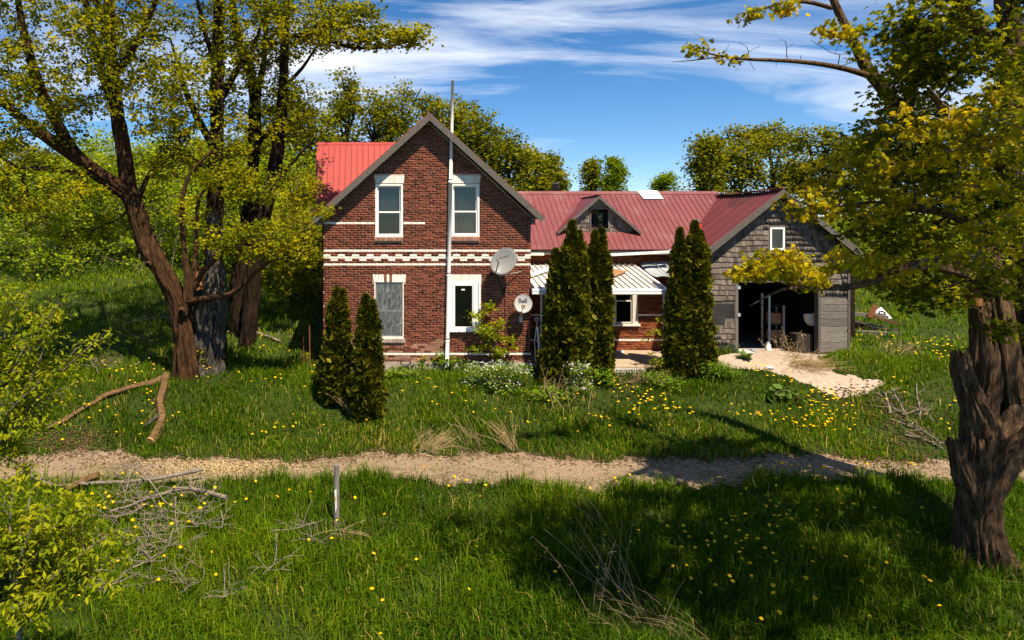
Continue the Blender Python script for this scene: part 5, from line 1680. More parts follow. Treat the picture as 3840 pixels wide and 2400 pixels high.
# ------------------------------------------------------------------ trees behind the house
def back_tree(label, px, top, Y, half, seed, per=26, lmat='leaf_back', low=.35, n=None, lsize=.20, dens=1.0, name='background_tree'):
    X = (px - PX0) / F * Y
    g = float(gz(X, Y))
    zt = CZ - (top - PY0) / F * Y
    hw = half / F * Y
    H = zt - g
    r = np.random.default_rng(seed)
    lim = [([np.array([X + r.normal(0, .15) * k, Y, g + H * f]) for k, f in enumerate((-.02, .25, .5, .75, .95))], [.26, .2, .15, .09, .03])]
    for k in range(5):
        a = r.uniform(0, 6.28)
        f0 = r.uniform(.25, .6)
        lim.append(([np.array([X + math.cos(a) * hw * s * .8, Y + math.sin(a) * hw * s * .8, g + H * (f0 + s * .3)]) for s in (0, .4, .8)], [.09, .06, .02]))
    c = [((X, Y, g + H * (low + 1) / 2), (hw * .9, hw * .9, H * (1 - low) / 2), int(120 * dens))]
    for k in range(6):
        a = r.uniform(0, 6.28)
        f = r.uniform(low + .08, .88)
        c.append(((X + math.cos(a) * hw * .6, Y + math.sin(a) * hw * .5, g + H * f), (hw * .45, hw * .45, H * .11), int(24 * dens)))
    c.append(((X + r.normal(0, .2), Y, zt - H * .1), (hw * .35, hw * .35, H * .1), int(14 * dens)))
    T = blobs(c, seed, .12, .6)
    return tree(name, label, (X, Y, g), lim, T, lmat, int(per * .8), .30, lsize, 'bark_shade', 'trees behind the house', trunk_n=7, seed=seed, lo=.05, hi=.8, rtip=.012)


k = 100
for px, top, Y, half, lab in ((1150, 320, 42, 150, 'olive tree showing between the dark maple trunks and the red cross roof'), (1290, 245, 46, 90, 'narrow tall tree rising above the left end of the red cross roof'), (1430, 330, 44, 110, 'bushy tree just left of the gable peak'),
                              (1545, 300, 48, 120, 'tree whose crown tops out behind the gable peak'), (1690, 345, 46, 120, 'tree behind the white pipe above the roof'), (1800, 400, 44, 105, 'rounded green tree right of the white pipe'),
                              (1905, 480, 45, 90, 'green tree above the right slope of the gable'), (1985, 560, 48, 70, 'small green tree near the wing ridge beside the gable eave'), (2065, 580, 52, 60, 'loose light tree behind the steel ridge flue'),
                              (2640, 500, 46, 80, 'tree left of the garage roof peak behind the antenna'), (2760, 460, 48, 110, 'broad tree behind the garage ridge'), (2900, 450, 50, 110, 'tall tree behind the garage peak'), (3040, 470, 46, 110, 'tree behind the right garage slope'),
                              (3190, 500, 44, 120, 'tree seen between the garage and the hollow maple'), (3400, 560, 46, 160, 'broad tree behind the hollow maple crown'), (3640, 520, 44, 170, 'tree behind the hollow maple trunk')):
    back_tree(lab, px, top, Y, half, k)
    k += 1
for i, (px, top, Y, half, lab) in enumerate(((40, 520, 48, 170, 'dim green tree far behind the leaning maple limbs'), (230, 560, 50, 150, 'low broad tree on the skyline behind the left limb'), (420, 590, 52, 140, 'skyline tree behind the leaning trunk'), (600, 560, 50, 140, 'skyline tree between the leaning trunk and the straight maple'), (770, 520, 52, 140, 'skyline tree behind the straight dark maple'), (930, 470, 50, 150, 'skyline tree behind the thick trunked maple'), (1060, 420, 48, 130, 'skyline tree behind the slender maple trunk'))):
    back_tree(lab, px, top, Y, half, 140 + i)
back_tree('small twin topped poplar above the wing ridge', 2215, 592, 62, 32, 131, 22, low=.3, dens=.8)
back_tree('bright green poplar beside the twin topped one above the ridge', 2300, 585, 60, 40, 132, 24, 'leaf_bush', low=.3, dens=.9)
back_tree('small round pale green tree right of the ridge patch', 2500, 648, 64, 46, 133, 24, 'leaf_bush', low=.3, dens=.8)

# hillside shrubs on the left and low growth behind the garage
def shrub(label, px, py, Y, hw, hh, seed, lmat='leaf_bush', per=24, n=60, group='shrubs on the left hillside', lsize=.17):
    c = W(px, py, Y)
    g = float(gz(c[0], Y))
    t = thing('shrub', label, 'shrub', (c[0], Y, g), group)
    T = blobs([((c[0], Y, max(c[2], g + hh * .6)), (hw, hw * .9, hh), n), ((c[0], Y, g + hh * .4), (hw * .9, hw * .9, hh * .5), n // 3)], seed, .1)
    T = T[T[:, 2] > g]
    grow([(np.array([[c[0], Y, g - .1], [c[0] + .05, Y, g + .4], [c[0], Y, g + hh * .7]]), np.array([.07, .06, .03]))], T, seed=seed, rtip=.008).build('stems', 'twig', t)['kind'] = 'stuff'
    leaves(T, per, .34, lsize, lmat, 'foliage', t, seed=seed, lo=.2, hi=.95)


k = 200
for i in range(16):
    px = 330 + 62 * i + R.uniform(-20, 20)
    shrub('bright green shrub in the thicket on the hillside behind the maples', px, 700 + R.uniform(-70, 90) - (40 if 400 < px < 800 else 0), 38 + R.uniform(-3, 8), 2.3, 2.0, k + i, n=64)
for i in range(11):
    px = 300 + 70 * i + R.uniform(-20, 20)
    shrub('sunny green bush high on the hillside above the thicket', px, 640 + R.uniform(-50, 40), 52 + R.uniform(-3, 5), 3.0, 2.4, k + 90 + i, n=60, group='bushes high on the left hillside', lsize=.2)
for i in range(7):
    px = -60 + 75 * i
    shrub('green shrub seen under the low left limbs of the leaning maple', px, 760 + R.uniform(-80, 60), 36 + R.uniform(-3, 5), 2.4, 2.2, k + 30 + i, 'leaf_bush', n=52, group='shrubs left of the thicket')
for i in range(6):
    px = 1040 + 32 * i
    shrub('dark shrub growing close behind the left corner of the brick house', px, 900 + R.uniform(-50, 60), 31 + R.uniform(-2, 4), 1.4, 1.6, k + 50 + i, 'leaf_back', n=40, group='shrubs behind the brick house')
for i in range(12):
    px = 3180 + 62 * i
    shrub('green shrub beyond the collapsed timber', px, 930 + R.uniform(-60, 60), 36 + R.uniform(-3, 6), 2.0, 2.0, k + 70 + i, 'leaf_bush' if i % 3 else 'leaf_back', n=56, group='shrubs behind the garage')

# pale leaning saplings on the hillside
for i in range(17):
    px = 480 + R.uniform(0, 1) * 560 if i < 14 else 640 + 60 * (i - 14)
    q = G(px, R.uniform(985, 1040))
    L, a = R.uniform(1.8, 3.6), R.uniform(.1, 1.05)
    pts = [q + np.array([L * f * math.sin(a) * (1 + .2 * f), .1 * f, L * f * math.cos(a) * (1 - .22 * f)]) for f in np.linspace(0, 1, 7)]
    mb = MB().tube([tuple(p) for p in pts], np.linspace(.022, .006, 7), 5)
    for j in (3, 4, 5):
        mb.tube([tuple(pts[j]), tuple(pts[j] + np.array([R.uniform(-.1, .6), R.uniform(-.2, .2), R.uniform(.05, .45)]))], [.008, .003], 4)
    tag(mb.build('bare_sapling', 'twig'), 'pale bare sapling leaning over on the grassy hillside', 'sapling', 'leaning saplings on the hillside')

# ------------------------------------------------------------------ cedars
def cedar(label, px, base_py, spires, widths, seed, n=5200, Y=None):
    """spires: [(px, top_py, share)], widths: [(py, half width px)] of the whole column."""
    b = G(px, base_py)
    if Y:
        b = np.array([(px - PX0) / F * Y, Y, 0.]); b[2] = gz(b[0], b[1])
    Y = float(b[1])
    t = thing('cedar_tree', label, 'cedar', tuple(b), 'columnar cedars by the house')
    r = np.random.default_rng(seed)
    s = F / Y
    wy = np.array([w[0] for w in widths], float)
    wz_ = CZ - (wy - PY0) / s
    ww = np.array([w[1] for w in widths], float) / s * .84
    o = np.argsort(wz_)
    zmin, core = b[2] - .05, Pile()
    Ps, Ns = [], []
    for (sx, top, share) in spires:
        ztop = CZ - (top - PY0) / s
        X0 = (sx - PX0) / s
        def half(z):
            return np.interp(z, wz_[o], ww[o]) * share
        zs = np.linspace(zmin, ztop, 26)
        rr = np.array([half(z) for z in zs]) * np.minimum(1, (ztop - zs) / (ztop - zmin) * 6 + .03)
        bx = b[0] + (X0 - b[0]) * sstep(.1, .7, (zs - zmin) / (ztop - zmin))
        Q = np.stack([bx, np.full_like(zs, Y), zs], -1)
        rough_tube(core, Q, np.maximum(rr * .62, .01), 14, .22, seed + sx, 2.2)
        m = int(1.05 * n * share * (ztop - zmin) / 4.0)
        u = r.uniform(0, 1, m) ** .9
        z = zmin + (ztop - zmin) * u
        a = r.uniform(0, 2 * np.pi, m)
        lump = np.array([noise.noise((math.cos(q) * 2.0 + seed, math.sin(q) * 2.0 + sx * .01, zz * 2.6)) for q, zz in zip(a, z)])
        rad = np.interp(z, zs, rr) * (1 + .38 * lump) * np.where(r.random(m) < .12, r.uniform(1.0, 1.28, m), r.uniform(.55, 1.08, m))
        cx = np.interp(z, zs, bx)
        Ps.append(np.stack([cx + rad * np.cos(a), Y + rad * np.sin(a), z], -1))
        Ns.append(np.stack([np.cos(a), np.sin(a), np.zeros(m)], -1))
    core.build('core_foliage', 'leaf_cedar', t, smooth=True)
    P, Nn = np.concatenate(Ps), np.concatenate(Ns)
    m = len(P)
    # each spray: a flat upward fan of four scale tips
    up = unit(Nn * r.uniform(.3, 1.1, (m, 1)) + np.array([0, 0, 1.0]) * r.uniform(.2, 1.0, (m, 1)) + r.normal(0, .4, (m, 3)))
    sd = unit(np.cross(up, Nn + r.normal(0, .7, (m, 3))))
    sz = r.uniform(.055, .15, (m, 1))
    V, Fc, T = [], [], []
    tt = np.clip(.38 + .22 * r.normal(size=m) + .2 * np.sin(P[:, 2] * 5 + P[:, 0] * 9 + seed) * np.sin(P[:, 2] * 2.3 + 3 * seed), 0, 1)
    for kx in (-.8, .05, .85):
        d = unit(up + sd * kx)
        w = np.cross(d, np.cross(up, sd)) * .27
        base = P + sd * kx * .0
        V.append(np.stack([base, base + d * sz * .55 + w * sz, base + d * sz, base + d * sz * .55 - w * sz], 1).reshape(-1, 3))
        T.append(np.repeat(np.clip(tt + r.normal(0, .08, m), 0, 1), 4))
    V = np.concatenate(V)
    i = np.arange(len(V) // 4)[:, None] * 4
    Fc = np.concatenate([i + np.array([[0, 1, 2]]), i + np.array([[0, 2, 3]])], 1).reshape(-1, 3)
    link('crown', npmesh('crown', V, Fc, np.concatenate(T)), 'leaf_cedar', t)
    MB().tube([tuple(b - [0, 0, .1]), tuple(b + [0, 0, .6])], [.1, .08], 8).build('trunk', 'bark_shade', t)


cedar('small pointed cedar by the left corner of the brick gable', 1262, 1512, [(1262, 1085, .92), (1284, 1092, .6)], [(1530, 45), (1480, 64), (1400, 70), (1300, 50), (1200, 36), (1120, 22), (1080, 8)], 1, 7000)
cedar('small forked cedar standing forward of the gable windows', 1378, 1572, [(1371, 1112, .9), (1396, 1132, .72)], [(1590, 40), (1540, 66), (1470, 76), (1380, 58), (1280, 40), (1180, 26), (1110, 8)], 2, 7500)
cedar('tallest columnar cedar in front of the porch roof', 2140, 1432, [(2146, 835, .95), (2172, 872, .55)], [(1440, 75), (1380, 92), (1300, 88), (1200, 76), (1050, 52), (950, 40), (870, 20), (830, 6)], 3, 8200)
cedar('thin columnar cedar leaning at the left of the tallest porch cedar', 2076, 1425, [(2084, 940, .9)], [(1430, 62), (1380, 66), (1250, 42), (1120, 34), (1000, 20), (940, 6)], 4, 6000)
cedar('double topped columnar cedar at the right of the porch group', 2240, 1424, [(2232, 872, .8), (2256, 862, .8)], [(1430, 56), (1360, 64), (1250, 58), (1120, 46), (1000, 36), (900, 22), (860, 6)], 5, 8000)
cedar('short columnar cedar squeezed in the middle of the porch group', 2186, 1418, [(2186, 915, .9)], [(1420, 48), (1300, 44), (1100, 34), (960, 20), (915, 6)], 6, 5200)
cedar('slim pointed cedar against the left garage wall', 2548, 1418, [(2550, 862, .95)], [(1430, 54), (1350, 60), (1200, 50), (1050, 38), (940, 22), (862, 5)], 7, 7200)
cedar('broad columnar cedar reaching the garage eave beside the red flue collar', 2610, 1412, [(2606, 838, .95), (2622, 872, .8)], [(1430, 56), (1370, 74), (1280, 66), (1150, 52), (1000, 44), (900, 34), (850, 20), (836, 6)], 8, 8200)

# ------------------------------------------------------------------ near boxelder at the left edge
def boxelder(label, base, lims, T, seed, per=24):
    tree('boxelder_tree', label, base, lims, T, 'leaf_near', per, .075, .095, 'twig', 'boxelders at the left edge', trunk_n=8, seed=seed, lo=.1, hi=.95, wid=.19, droop=.6, rtip=.0035)


def shoots(origin, ends, Y, seed, n=11):
    """Arching shoots from origin to end pixels; returns limbs and spray points along them."""
    r = np.random.default_rng(seed)
    L, T = [], []
    for ex, ey in ends:
        e = W(ex, ey, Y + r.uniform(-.45, .45))
        m = origin * .45 + e * .55 + np.array([r.normal(0, .1), r.normal(0, .1), .18])
        p = [origin + r.normal(0, .03, 3), m, e]
        q, rr = resample(p, [.016, .010, .003], .05)
        L.append((p, [.016, .010, .003]))
        for f in r.uniform(.3, 1, n):
            T.append(q[min(len(q) - 1, int(f * len(q)))] + r.normal(0, .085, 3) * [1, 1, .7])
        T.append(e)
    return L, np.array(T)


YN = 9.6
b0 = np.array([-5.35, YN, 0.]); b0[2] = gz(b0[0], b0[1])
l0, T0 = [([b0 - [0, 0, .1], W(-70, 2100, YN), W(-50, 1800, YN), W(-40, 1500, YN), W(20, 1250, YN)], [.07, .06, .045, .03, .012])], []
for oy, ends in ((1700, ((250, 1105), (200, 1150), (325, 1275), (390, 1250), (270, 1330), (310, 1425), (245, 1485), (150, 1440), (120, 1560), (50, 1600), (200, 1590), (60, 1700), (120, 1790))), (1480, ((120, 1075), (60, 1130), (20, 1060), (210, 1240), (150, 1300), (60, 1260), (170, 1180), (70, 1420), (10, 1330), (100, 1350), (230, 1390), (-40, 1250)))):
    L_, T_ = shoots(W(-45, oy, YN), ends, YN, oy, 13)
    l0 += L_
    T0.append(T_)
T0 = np.concatenate(T0)
boxelder('young yellow green boxelder reaching up at the left edge of the yard', b0, l0, T0, 51, 13)
YM = 8.4
b1 = np.array([-4.1, YM, 0.]); b1[2] = gz(b1[0], b1[1])
l1, T1 = [([b1 - [0, 0, .1], W(70, 2330, YM), W(80, 2220, YM)], [.04, .035, .02])], []
for o_, ends in (((70, 2300), ((485, 2085), (440, 1985), (400, 2185), (350, 2110), (260, 2235), (300, 2010), (380, 2040), (160, 2215), (440, 2140), (310, 2180), (220, 2130), (40, 2280), (120, 2330))), ((60, 2180), ((330, 1900), (250, 1845), (180, 1900), (120, 1830), (60, 1790), (200, 2050), (60, 2020), (100, 1960), (20, 1900), (150, 2010), (270, 1960), (0, 1820), (370, 1960)))):
    L_, T_ = shoots(W(*o_, YM), ends, YM, o_[1], 13)
    l1 += L_
    T1.append(T_)
T1 = np.concatenate(T1)
boxelder('low bushy boxelder spreading over the grass in the front corner', b1, l1, T1, 53, 14)

# ------------------------------------------------------------------ plants by the house
def plant(name, label, pxs, mat='leaf_green', size=.09, per=14, rad=.09, stem='twig', cat='plant', seed=0, Y=None, base=None, h0=.0, flowers=None, droop=.3, wid=.42, group=None):
    """Small leafy plant: base pixel on the ground, sprays at given (px, py) or blobs."""
    b = G(*base)
    Y = Y or float(b[1])
    b = np.array([(base[0] - PX0) / F * Y, Y, 0.]); b[2] = gz(b[0], Y)
    t = thing(name, label, cat, tuple(b), group)
    T = blobs([(W(x, y, Y), (rx / F * Y, (rx * .8) / F * Y, ry / F * Y), n) for x, y, rx, ry, n in pxs], seed)
    T[:, 2] = np.maximum(T[:, 2], gz(T[:, 0], T[:, 1]) + .04)
    top = T[np.argmax(T[:, 2])]
    grow([(np.array([b - [0, 0, .03], b * .6 + top * .4, b * .15 + top * .85]), np.array([.012, .01, .006]))], T, seed=seed, rtip=.003).build('stems', stem, t)['kind'] = 'stuff'
    leaves(T, per, rad, size, mat, 'foliage', t, seed=seed, lo=.2, hi=.95, droop=droop, wid=wid)
    if flowers:
        fm, n, fs = flowers
        r = np.random.default_rng(seed)
        C = T[r.integers(0, len(T), n)] + r.normal(0, rad, (n, 3)) * [1, 1, .6] + np.array([0, -.03, .07])
        leaves(C, 3, .012, fs, fm, 'flowers', t, seed=seed + 1, droop=-.1, wid=.5, lo=0, hi=1)['kind'] = 'stuff'
    return t


plant('maple_sapling', 'leafy young maple sapling growing against the brick under the dishes', [(1835, 1155, 16, 22, 8), (1815, 1235, 40, 26, 16), (1870, 1215, 26, 24, 9), (1845, 1260, 34, 24, 14), (1905, 1275, 24, 16, 8), (1800, 1300, 34, 22, 14), (1860, 1320, 40, 18, 12), (1790, 1180, 26, 20, 8), (1930, 1300, 18, 12, 4)], 'leaf_near', .10, 11, .085, seed=61, Y=20.45, base=(1830, 1372), cat='sapling')
plant('garlic_mustard', 'clump of white flowering weeds at the foot of the brick gable', [(1800, 1392, 60, 28, 40), (1880, 1388, 74, 34, 60), (1950, 1392, 45, 30, 34), (1780, 1445, 44, 20, 24), (1890, 1445, 80, 28, 50)], 'leaf_green', .055, 16, .07, 'straw', seed=62, base=(1880, 1462), flowers=('petal_white', 520, .028))
plant('garlic_mustard', 'clump of white flowering weeds in front of the tallest porch cedar', [(2165, 1388, 52, 32, 34), (2165, 1445, 50, 28, 36)], 'leaf_green', .055, 15, .07, 'straw', seed=63, base=(2160, 1482), flowers=('petal_white', 200, .028))
plant('spurge_plant', 'yellow topped leafy plant by the wall foot left of the white pipe', [(1600, 1350, 42, 12, 18), (1570, 1365, 30, 12, 10), (1640, 1360, 28, 14, 10)], 'leaf_green', .07, 13, .06, 'straw', seed=64, base=(1600, 1382), flowers=('petal_yellow', 90, .04))
plant('leafy_weed', 'fresh green weed bunch at the foot of the white pipe', [(1680, 1348, 40, 16, 22), (1720, 1360, 50, 14, 22), (1650, 1330, 16, 10, 6)], 'leaf_green', .085, 13, .07, 'straw', seed=65, base=(1690, 1385))
plant('shoot', 'tall bright leafy shoot between the porch steps and the cedar', [(2475, 1190, 18, 16, 5), (2455, 1240, 26, 24, 8), (2490, 1270, 20, 22, 8), (2450, 1340, 26, 26, 12), (2480, 1370, 22, 24, 12), (2425, 1275, 10, 8, 2)], 'leaf_near', .07, 9, .06, seed=66, Y=20.2, base=(2465, 1425), cat='sapling')
plant('juniper', 'low feathery green juniper at the foot of the garage cedars', [(2690, 1375, 40, 26, 26), (2660, 1395, 34, 20, 16), (2735, 1390, 26, 16, 10)], 'leaf_green', .10, 14, .085, seed=67, base=(2690, 1432), wid=.16)
plant('leafy_weed', 'green weeds filling the gap right of the porch lattice', [(2470, 1420, 50, 24, 24), (2520, 1440, 40, 18, 16)], 'leaf_green', .10, 11, .09, 'straw', seed=68, base=(2480, 1462), wid=.2)
plant('leafy_weed', 'fresh green weeds at the foot of the gable beside the foundation', [(1500, 1392, 50, 14, 18), (1560, 1405, 46, 14, 16), (1450, 1400, 30, 12, 8)], 'leaf_green', .08, 10, .07, 'straw', seed=73, base=(1520, 1420), wid=.25)
plant('leafy_weed', 'tall nettles in the lawn before the tallest porch cedar', [(2060, 1470, 50, 24, 20), (2110, 1490, 50, 20, 18), (2010, 1480, 36, 18, 12)], 'leaf_green', .09, 11, .08, 'straw', seed=74, base=(2060, 1505), wid=.22)
plant('leafy_weed', 'green weeds at the foot of the double topped porch cedar', [(2250, 1400, 34, 18, 12), (2270, 1425, 30, 18, 12)], 'leaf_green', .10, 10, .08, 'straw', seed=69, base=(2260, 1450))
plant('cedar_sprout', 'small cedar sprout growing at the base of the hollow snag', [(735, 1320, 28, 22, 16), (745, 1355, 22, 16, 10)], 'leaf_cedar', .07, 22, .06, seed=70, base=(740, 1405), cat='cedar')
plant('broad_weed', 'broad leaved burdock in the lawn below the gable weeds', [(1845, 1440, 14, 10, 5), (1830, 1462, 16, 8, 6)], 'leaf_broad', .17, 3, .05, seed=71, base=(1845, 1478))
plant('broad_weed', 'pale broad leaved burdock patch in the lawn before the gravel path', [(2920, 1470, 60, 18, 12), (2975, 1460, 30, 16, 6), (3000, 1500, 30, 12, 6)], 'leaf_broad', .2, 3, .08, seed=72, base=(2940, 1500))
# mullein rosette on the gravel
q = G(2797, 1350)
ml = thing('mullein', 'grey green rosette of large leaves beside the garage skirt', 'plant', tuple(q))
for i in range(22):
    a, L, e = i * 2.4, .22 + .16 * (i % 5) / 4, .25 + .9 * (i / 22)
    d = np.array([math.cos(a) * math.cos(e), math.sin(a) * math.cos(e), math.sin(e)])
    s = np.array([-math.sin(a), math.cos(a), 0]) * .075
    m1, tip = q + d * L * .55 + [0, 0, .04], q + d * L + [0, 0, -.03]
    MB().add([tuple(q + [0, 0, .02]), tuple(m1 + s), tuple(tip), tuple(m1 - s), tuple(m1 - [0, 0, .02])], [(0, 4, 1), (4, 2, 1), (0, 3, 4), (4, 3, 2)], .2 + .6 * R.random()).build('leaf', 'leaf_broad', ml)
# ------------------------------------------------------------------ fallen wood
def zpath(pts, sc, ox, oy, lift=.05):
    return [G(x / sc + ox, y / sc + oy) + [0, 0, lift] for x, y in pts]


def fallen(name, label, pts, r0, r1, mat='twig', twigs=0, seed=0, cat='branch', group='fallen branches in the grass', n=7, cut=None, lift=None):
    r = np.random.default_rng(seed)
    Q, rr = resample(pts, np.linspace(r0, r1, len(pts)), .09)
    Q = Q + np.cumsum(r.normal(0, .006, Q.shape), 0)
    if seed in range(4, 19):
        Q[:, 2] += .13
        twigs = int(twigs * 2.2) + 3
    if lift is not None:
        Q[:, 2] += np.interp(np.linspace(0, 1, len(Q)), np.linspace(0, 1, len(lift)), lift)
    o = thing(name, label, cat, tuple(Q[0]), group)
    pl = Pile()
    rough_tube(pl, Q, rr, max(n, 16) if mat == 'log' else n, .38 if mat == 'log' else .2, seed, 4, ridge=.8)
    for _ in range(twigs):
        i = r.integers(len(Q) // 4, len(Q))
        L = r.uniform(.2, .6)
        d = unit(np.array([r.normal(), r.normal() * .6, abs(r.normal()) * .45]))
        k = 5
        q = np.array([Q[i] + d * L * f + r.normal(0, .018, 3) * f for f in np.linspace(0, 1, k)])
        rq = np.linspace(min(rr[i] * .6, .013), .0045, k)
        V, F4 = tube_arrays(q, rq, 4)
        pl.add(V, F4)
        if r.random() < .6:
            d2 = unit(d + r.normal(0, .6, 3))
            q2 = np.array([q[2] + d2 * L * .5 * f for f in (0, .5, 1)])
            V, F4 = tube_arrays(q2, np.array([.007, .005, .004]), 4)
            pl.add(V, F4)
    pl.build('limb', mat, o, smooth=True)
    if cut is not None:
        c, d, rad = cut
        MB().tube([tuple(c), tuple(c + d * .02)], rad, 14).build('cut_end', 'cutwood', o)
    return o


Z3 = (1.512, 0, 1400)
pB = zpath([(940, 30), (935, 90), (908, 180), (925, 280), (892, 350), (852, 408)], *Z3, .1)
fallen('fallen_log', 'mossy brown log with sawn orange end pointing at the lane', pB, .10, .115, 'log', 0, 1, 'log', None, 12, cut=(pB[-1] + [0, -.0, 0], unit(pB[-1] - pB[-2]), .10))
fallen('fallen_log', 'short split stub beside the log with the sawn end', zpath([(915, 245), (870, 285), (825, 325)], *Z3, .08), .06, .05, 'deadgrey', 0, 2, 'log', None, 9)
fallen('fallen_log', 'long brown fallen limb stretching left from the maple foot', zpath([(945, 40), (860, 70), (760, 95), (600, 150), (460, 230), (330, 310), (255, 335)], *Z3, .09), .11, .05, 'log', 3, 3, 'log', None, 10)
fallen('fallen_branch', 'long lichen grey branch lying along the lane edge', zpath([(1150, 612), (1000, 645), (800, 670), (600, 682), (420, 690), (300, 702), (180, 650), (95, 600)], *Z3, .12), .05, .025, 'twig', 5, 4, n=8)
fallen('fallen_log', 'broken brown log chunk beside the lichen grey branch', zpath([(372, 722), (460, 680), (560, 632)], *Z3, .09), .07, .09, 'log', 0, 5, 'log', None, 10, cut=(zpath([(372, 722)], *Z3, .09)[0], np.array([-.7, -.5, 0.]), .055))
fallen('fallen_branch', 'curved lichen spotted branch arching over the twig heap', zpath([(620, 862), (740, 830), (850, 782), (950, 762), (1060, 735), (1180, 765), (1282, 792)], *Z3, .14), .022, .05, 'twig', 7, 6, n=8)
fallen('fallen_branch', 'thin forked stick standing out of the twig heap', zpath([(760, 660), (860, 720), (950, 800), (1060, 856)], *Z3, .1), .022, .008, 'twig', 3, 7, lift=[.25, .18, .05, 0])
fallen('fallen_branch', 'thin stick dropping from the heap top towards the grass', zpath([(760, 660), (735, 700), (705, 772)], *Z3, .1), .018, .010, 'twig', 2, 8, lift=[.25, .12, 0])
fallen('fallen_branch', 'grey crooked stick low in the twig heap', zpath([(925, 1062), (810, 1150), (720, 1192), (640, 1282), (570, 1300)], *Z3, .07), .020, .010, 'twig', 6, 9)
fallen('fallen_branch', 'flat forked stick at the bottom of the twig heap', zpath([(700, 1272), (830, 1262), (950, 1200)], *Z3, .06), .012, .012, 'twig', 5, 10)
fallen('fallen_branch', 'hooked grey stick right of the twig heap', zpath([(1000, 1020), (1130, 1080), (1170, 1180), (1160, 1240), (1040, 1290)], *Z3, .07), .012, .008, 'twig', 3, 11)
fallen('fallen_branch', 'stick crossing the middle of the twig heap', zpath([(900, 790), (925, 870), (975, 965)], *Z3, .08), .014, .006, 'twig', 3, 12)
fallen('fallen_branch', 'low twiggy branch with many bare side twigs in the heap', zpath([(930, 935), (800, 1005), (700, 1050)], *Z3, .08), .014, .006, 'twig', 12, 13)
fallen('fallen_branch', 'tangled twiggy branch at the left of the heap', zpath([(840, 800), (760, 870), (640, 890), (560, 880)], *Z3, .1), .016, .006, 'twig', 14, 14)
fallen('fallen_branch', 'upright broken stick poking from the heap', zpath([(1000, 760), (990, 860), (1010, 1000), (1000, 1120)], *Z3, .07), .018, .010, 'twig', 4, 15)
fallen('fallen_branch', 'branched grey stick in the grass left of the fence post', zpath([(1540, 968), (1690, 952), (1790, 912)], *Z3, .1), .014, .006, 'twig', 3, 16)
fallen('fallen_branch', 'thin curved stick hanging below the branched grey stick', zpath([(1570, 975), (1577, 1080), (1550, 1160), (1495, 1200)], *Z3, .08), .014, .008, 'twig', 2, 17)
fallen('fallen_branch', 'slim stick pointing right towards the fence post foot', zpath([(1692, 960), (1760, 1000), (1840, 1042)], *Z3, .08), .008, .004, 'twig', 1, 18)
rr_ = np.random.default_rng(91)
for i in range(16):
    cx, cy = rr_.normal(560, 130), rr_.normal(2020, 110)
    a, L = rr_.normal(.5, .9), rr_.uniform(70, 170)
    p_ = [(cx + L * t * math.cos(a) + rr_.normal(0, 10), cy + L * t * math.sin(a) * .7 + rr_.normal(0, 8)) for t in (-.5, -.15, .2, .5)]
    fallen('fallen_branch', 'thin bare grey stick tangled in the twig heap by the boxelder', [G(x, y) + [0, 0, .16 + rr_.uniform(0, .22)] for x, y in p_], .016, .007, 'twig', 7, 60 + i, group='loose sticks of the twig heap')
Z2 = (1.8615, 0, 700)
fallen('fallen_branch', 'fallen branch lying between the snag and the brick house', zpath([(1560, 1045), (1680, 1012), (1800, 1042), (1960, 1102)], *Z2, .12), .03, .045, 'twig', 9, 19)
fallen('fallen_branch', 'dead limb lying in the shade left of the maple trunk', zpath([(880, 990), (930, 962), (1130, 936), (1250, 966)], *Z2, .15), .015, .02, 'twig', 6, 20)
fallen('fallen_branch', 'bent dead stick in the leaf litter below the maple', zpath([(940, 1270), (1000, 1220), (1090, 1180)], *Z2, .1), .014, .02, 'twig', 5, 21)
fallen('fallen_branch', 'pale forked sticks in the leaf litter by the boxelder', zpath([(605, 1190), (640, 1250), (690, 1340)], *Z2, .1), .014, .012, 'twig', 6, 22)
fallen('fallen_branch', 'pale stick lying in the grass below the dead limb', zpath([(700, 1230), (760, 1290), (830, 1270)], *Z2, .1), .014, .012, 'twig', 4, 23)
Z6 = (1.89, 2600, 900)
for i, (lab, pts, r0, lift) in enumerate((
        ('upright bleached stick in the brush by the hollow maple', [(1600, 1290), (1612, 1230), (1590, 1140), (1580, 1040)], .03, [0, .02, .05, .05]),
        ('bleached forked stick leaning in the brush by the hollow maple', [(1560, 1330), (1480, 1240), (1440, 1160), (1410, 1090)], .03, [0, .05, .1, .1]),
        ('short white broken stick in the brush by the hollow maple', [(1392, 1250), (1380, 1180), (1360, 1110)], .035, [0, .05, .05]),
        ('long grey branch sloping from the brush to the hollow maple foot', [(1400, 1290), (1520, 1330), (1640, 1380), (1745, 1440)], .03, None),
        ('thin arched stick over the brush by the hollow maple', [(1480, 1280), (1560, 1300), (1650, 1290), (1720, 1330)], .02, [.1, .25, .25, .05]),
        ('fine dead twigs at the left of the brush by the hollow maple', [(1290, 1120), (1370, 1190), (1460, 1230)], .014, None),
        ('grey stick half buried in litter before the hollow maple', [(1500, 1400), (1620, 1420), (1760, 1490)], .025, None))):
    fallen('fallen_branch', lab, zpath(pts, *Z6, .06), r0, r0 * .5, 'twig', 9, 40 + i, group='dead brush by the hollow maple', lift=lift)

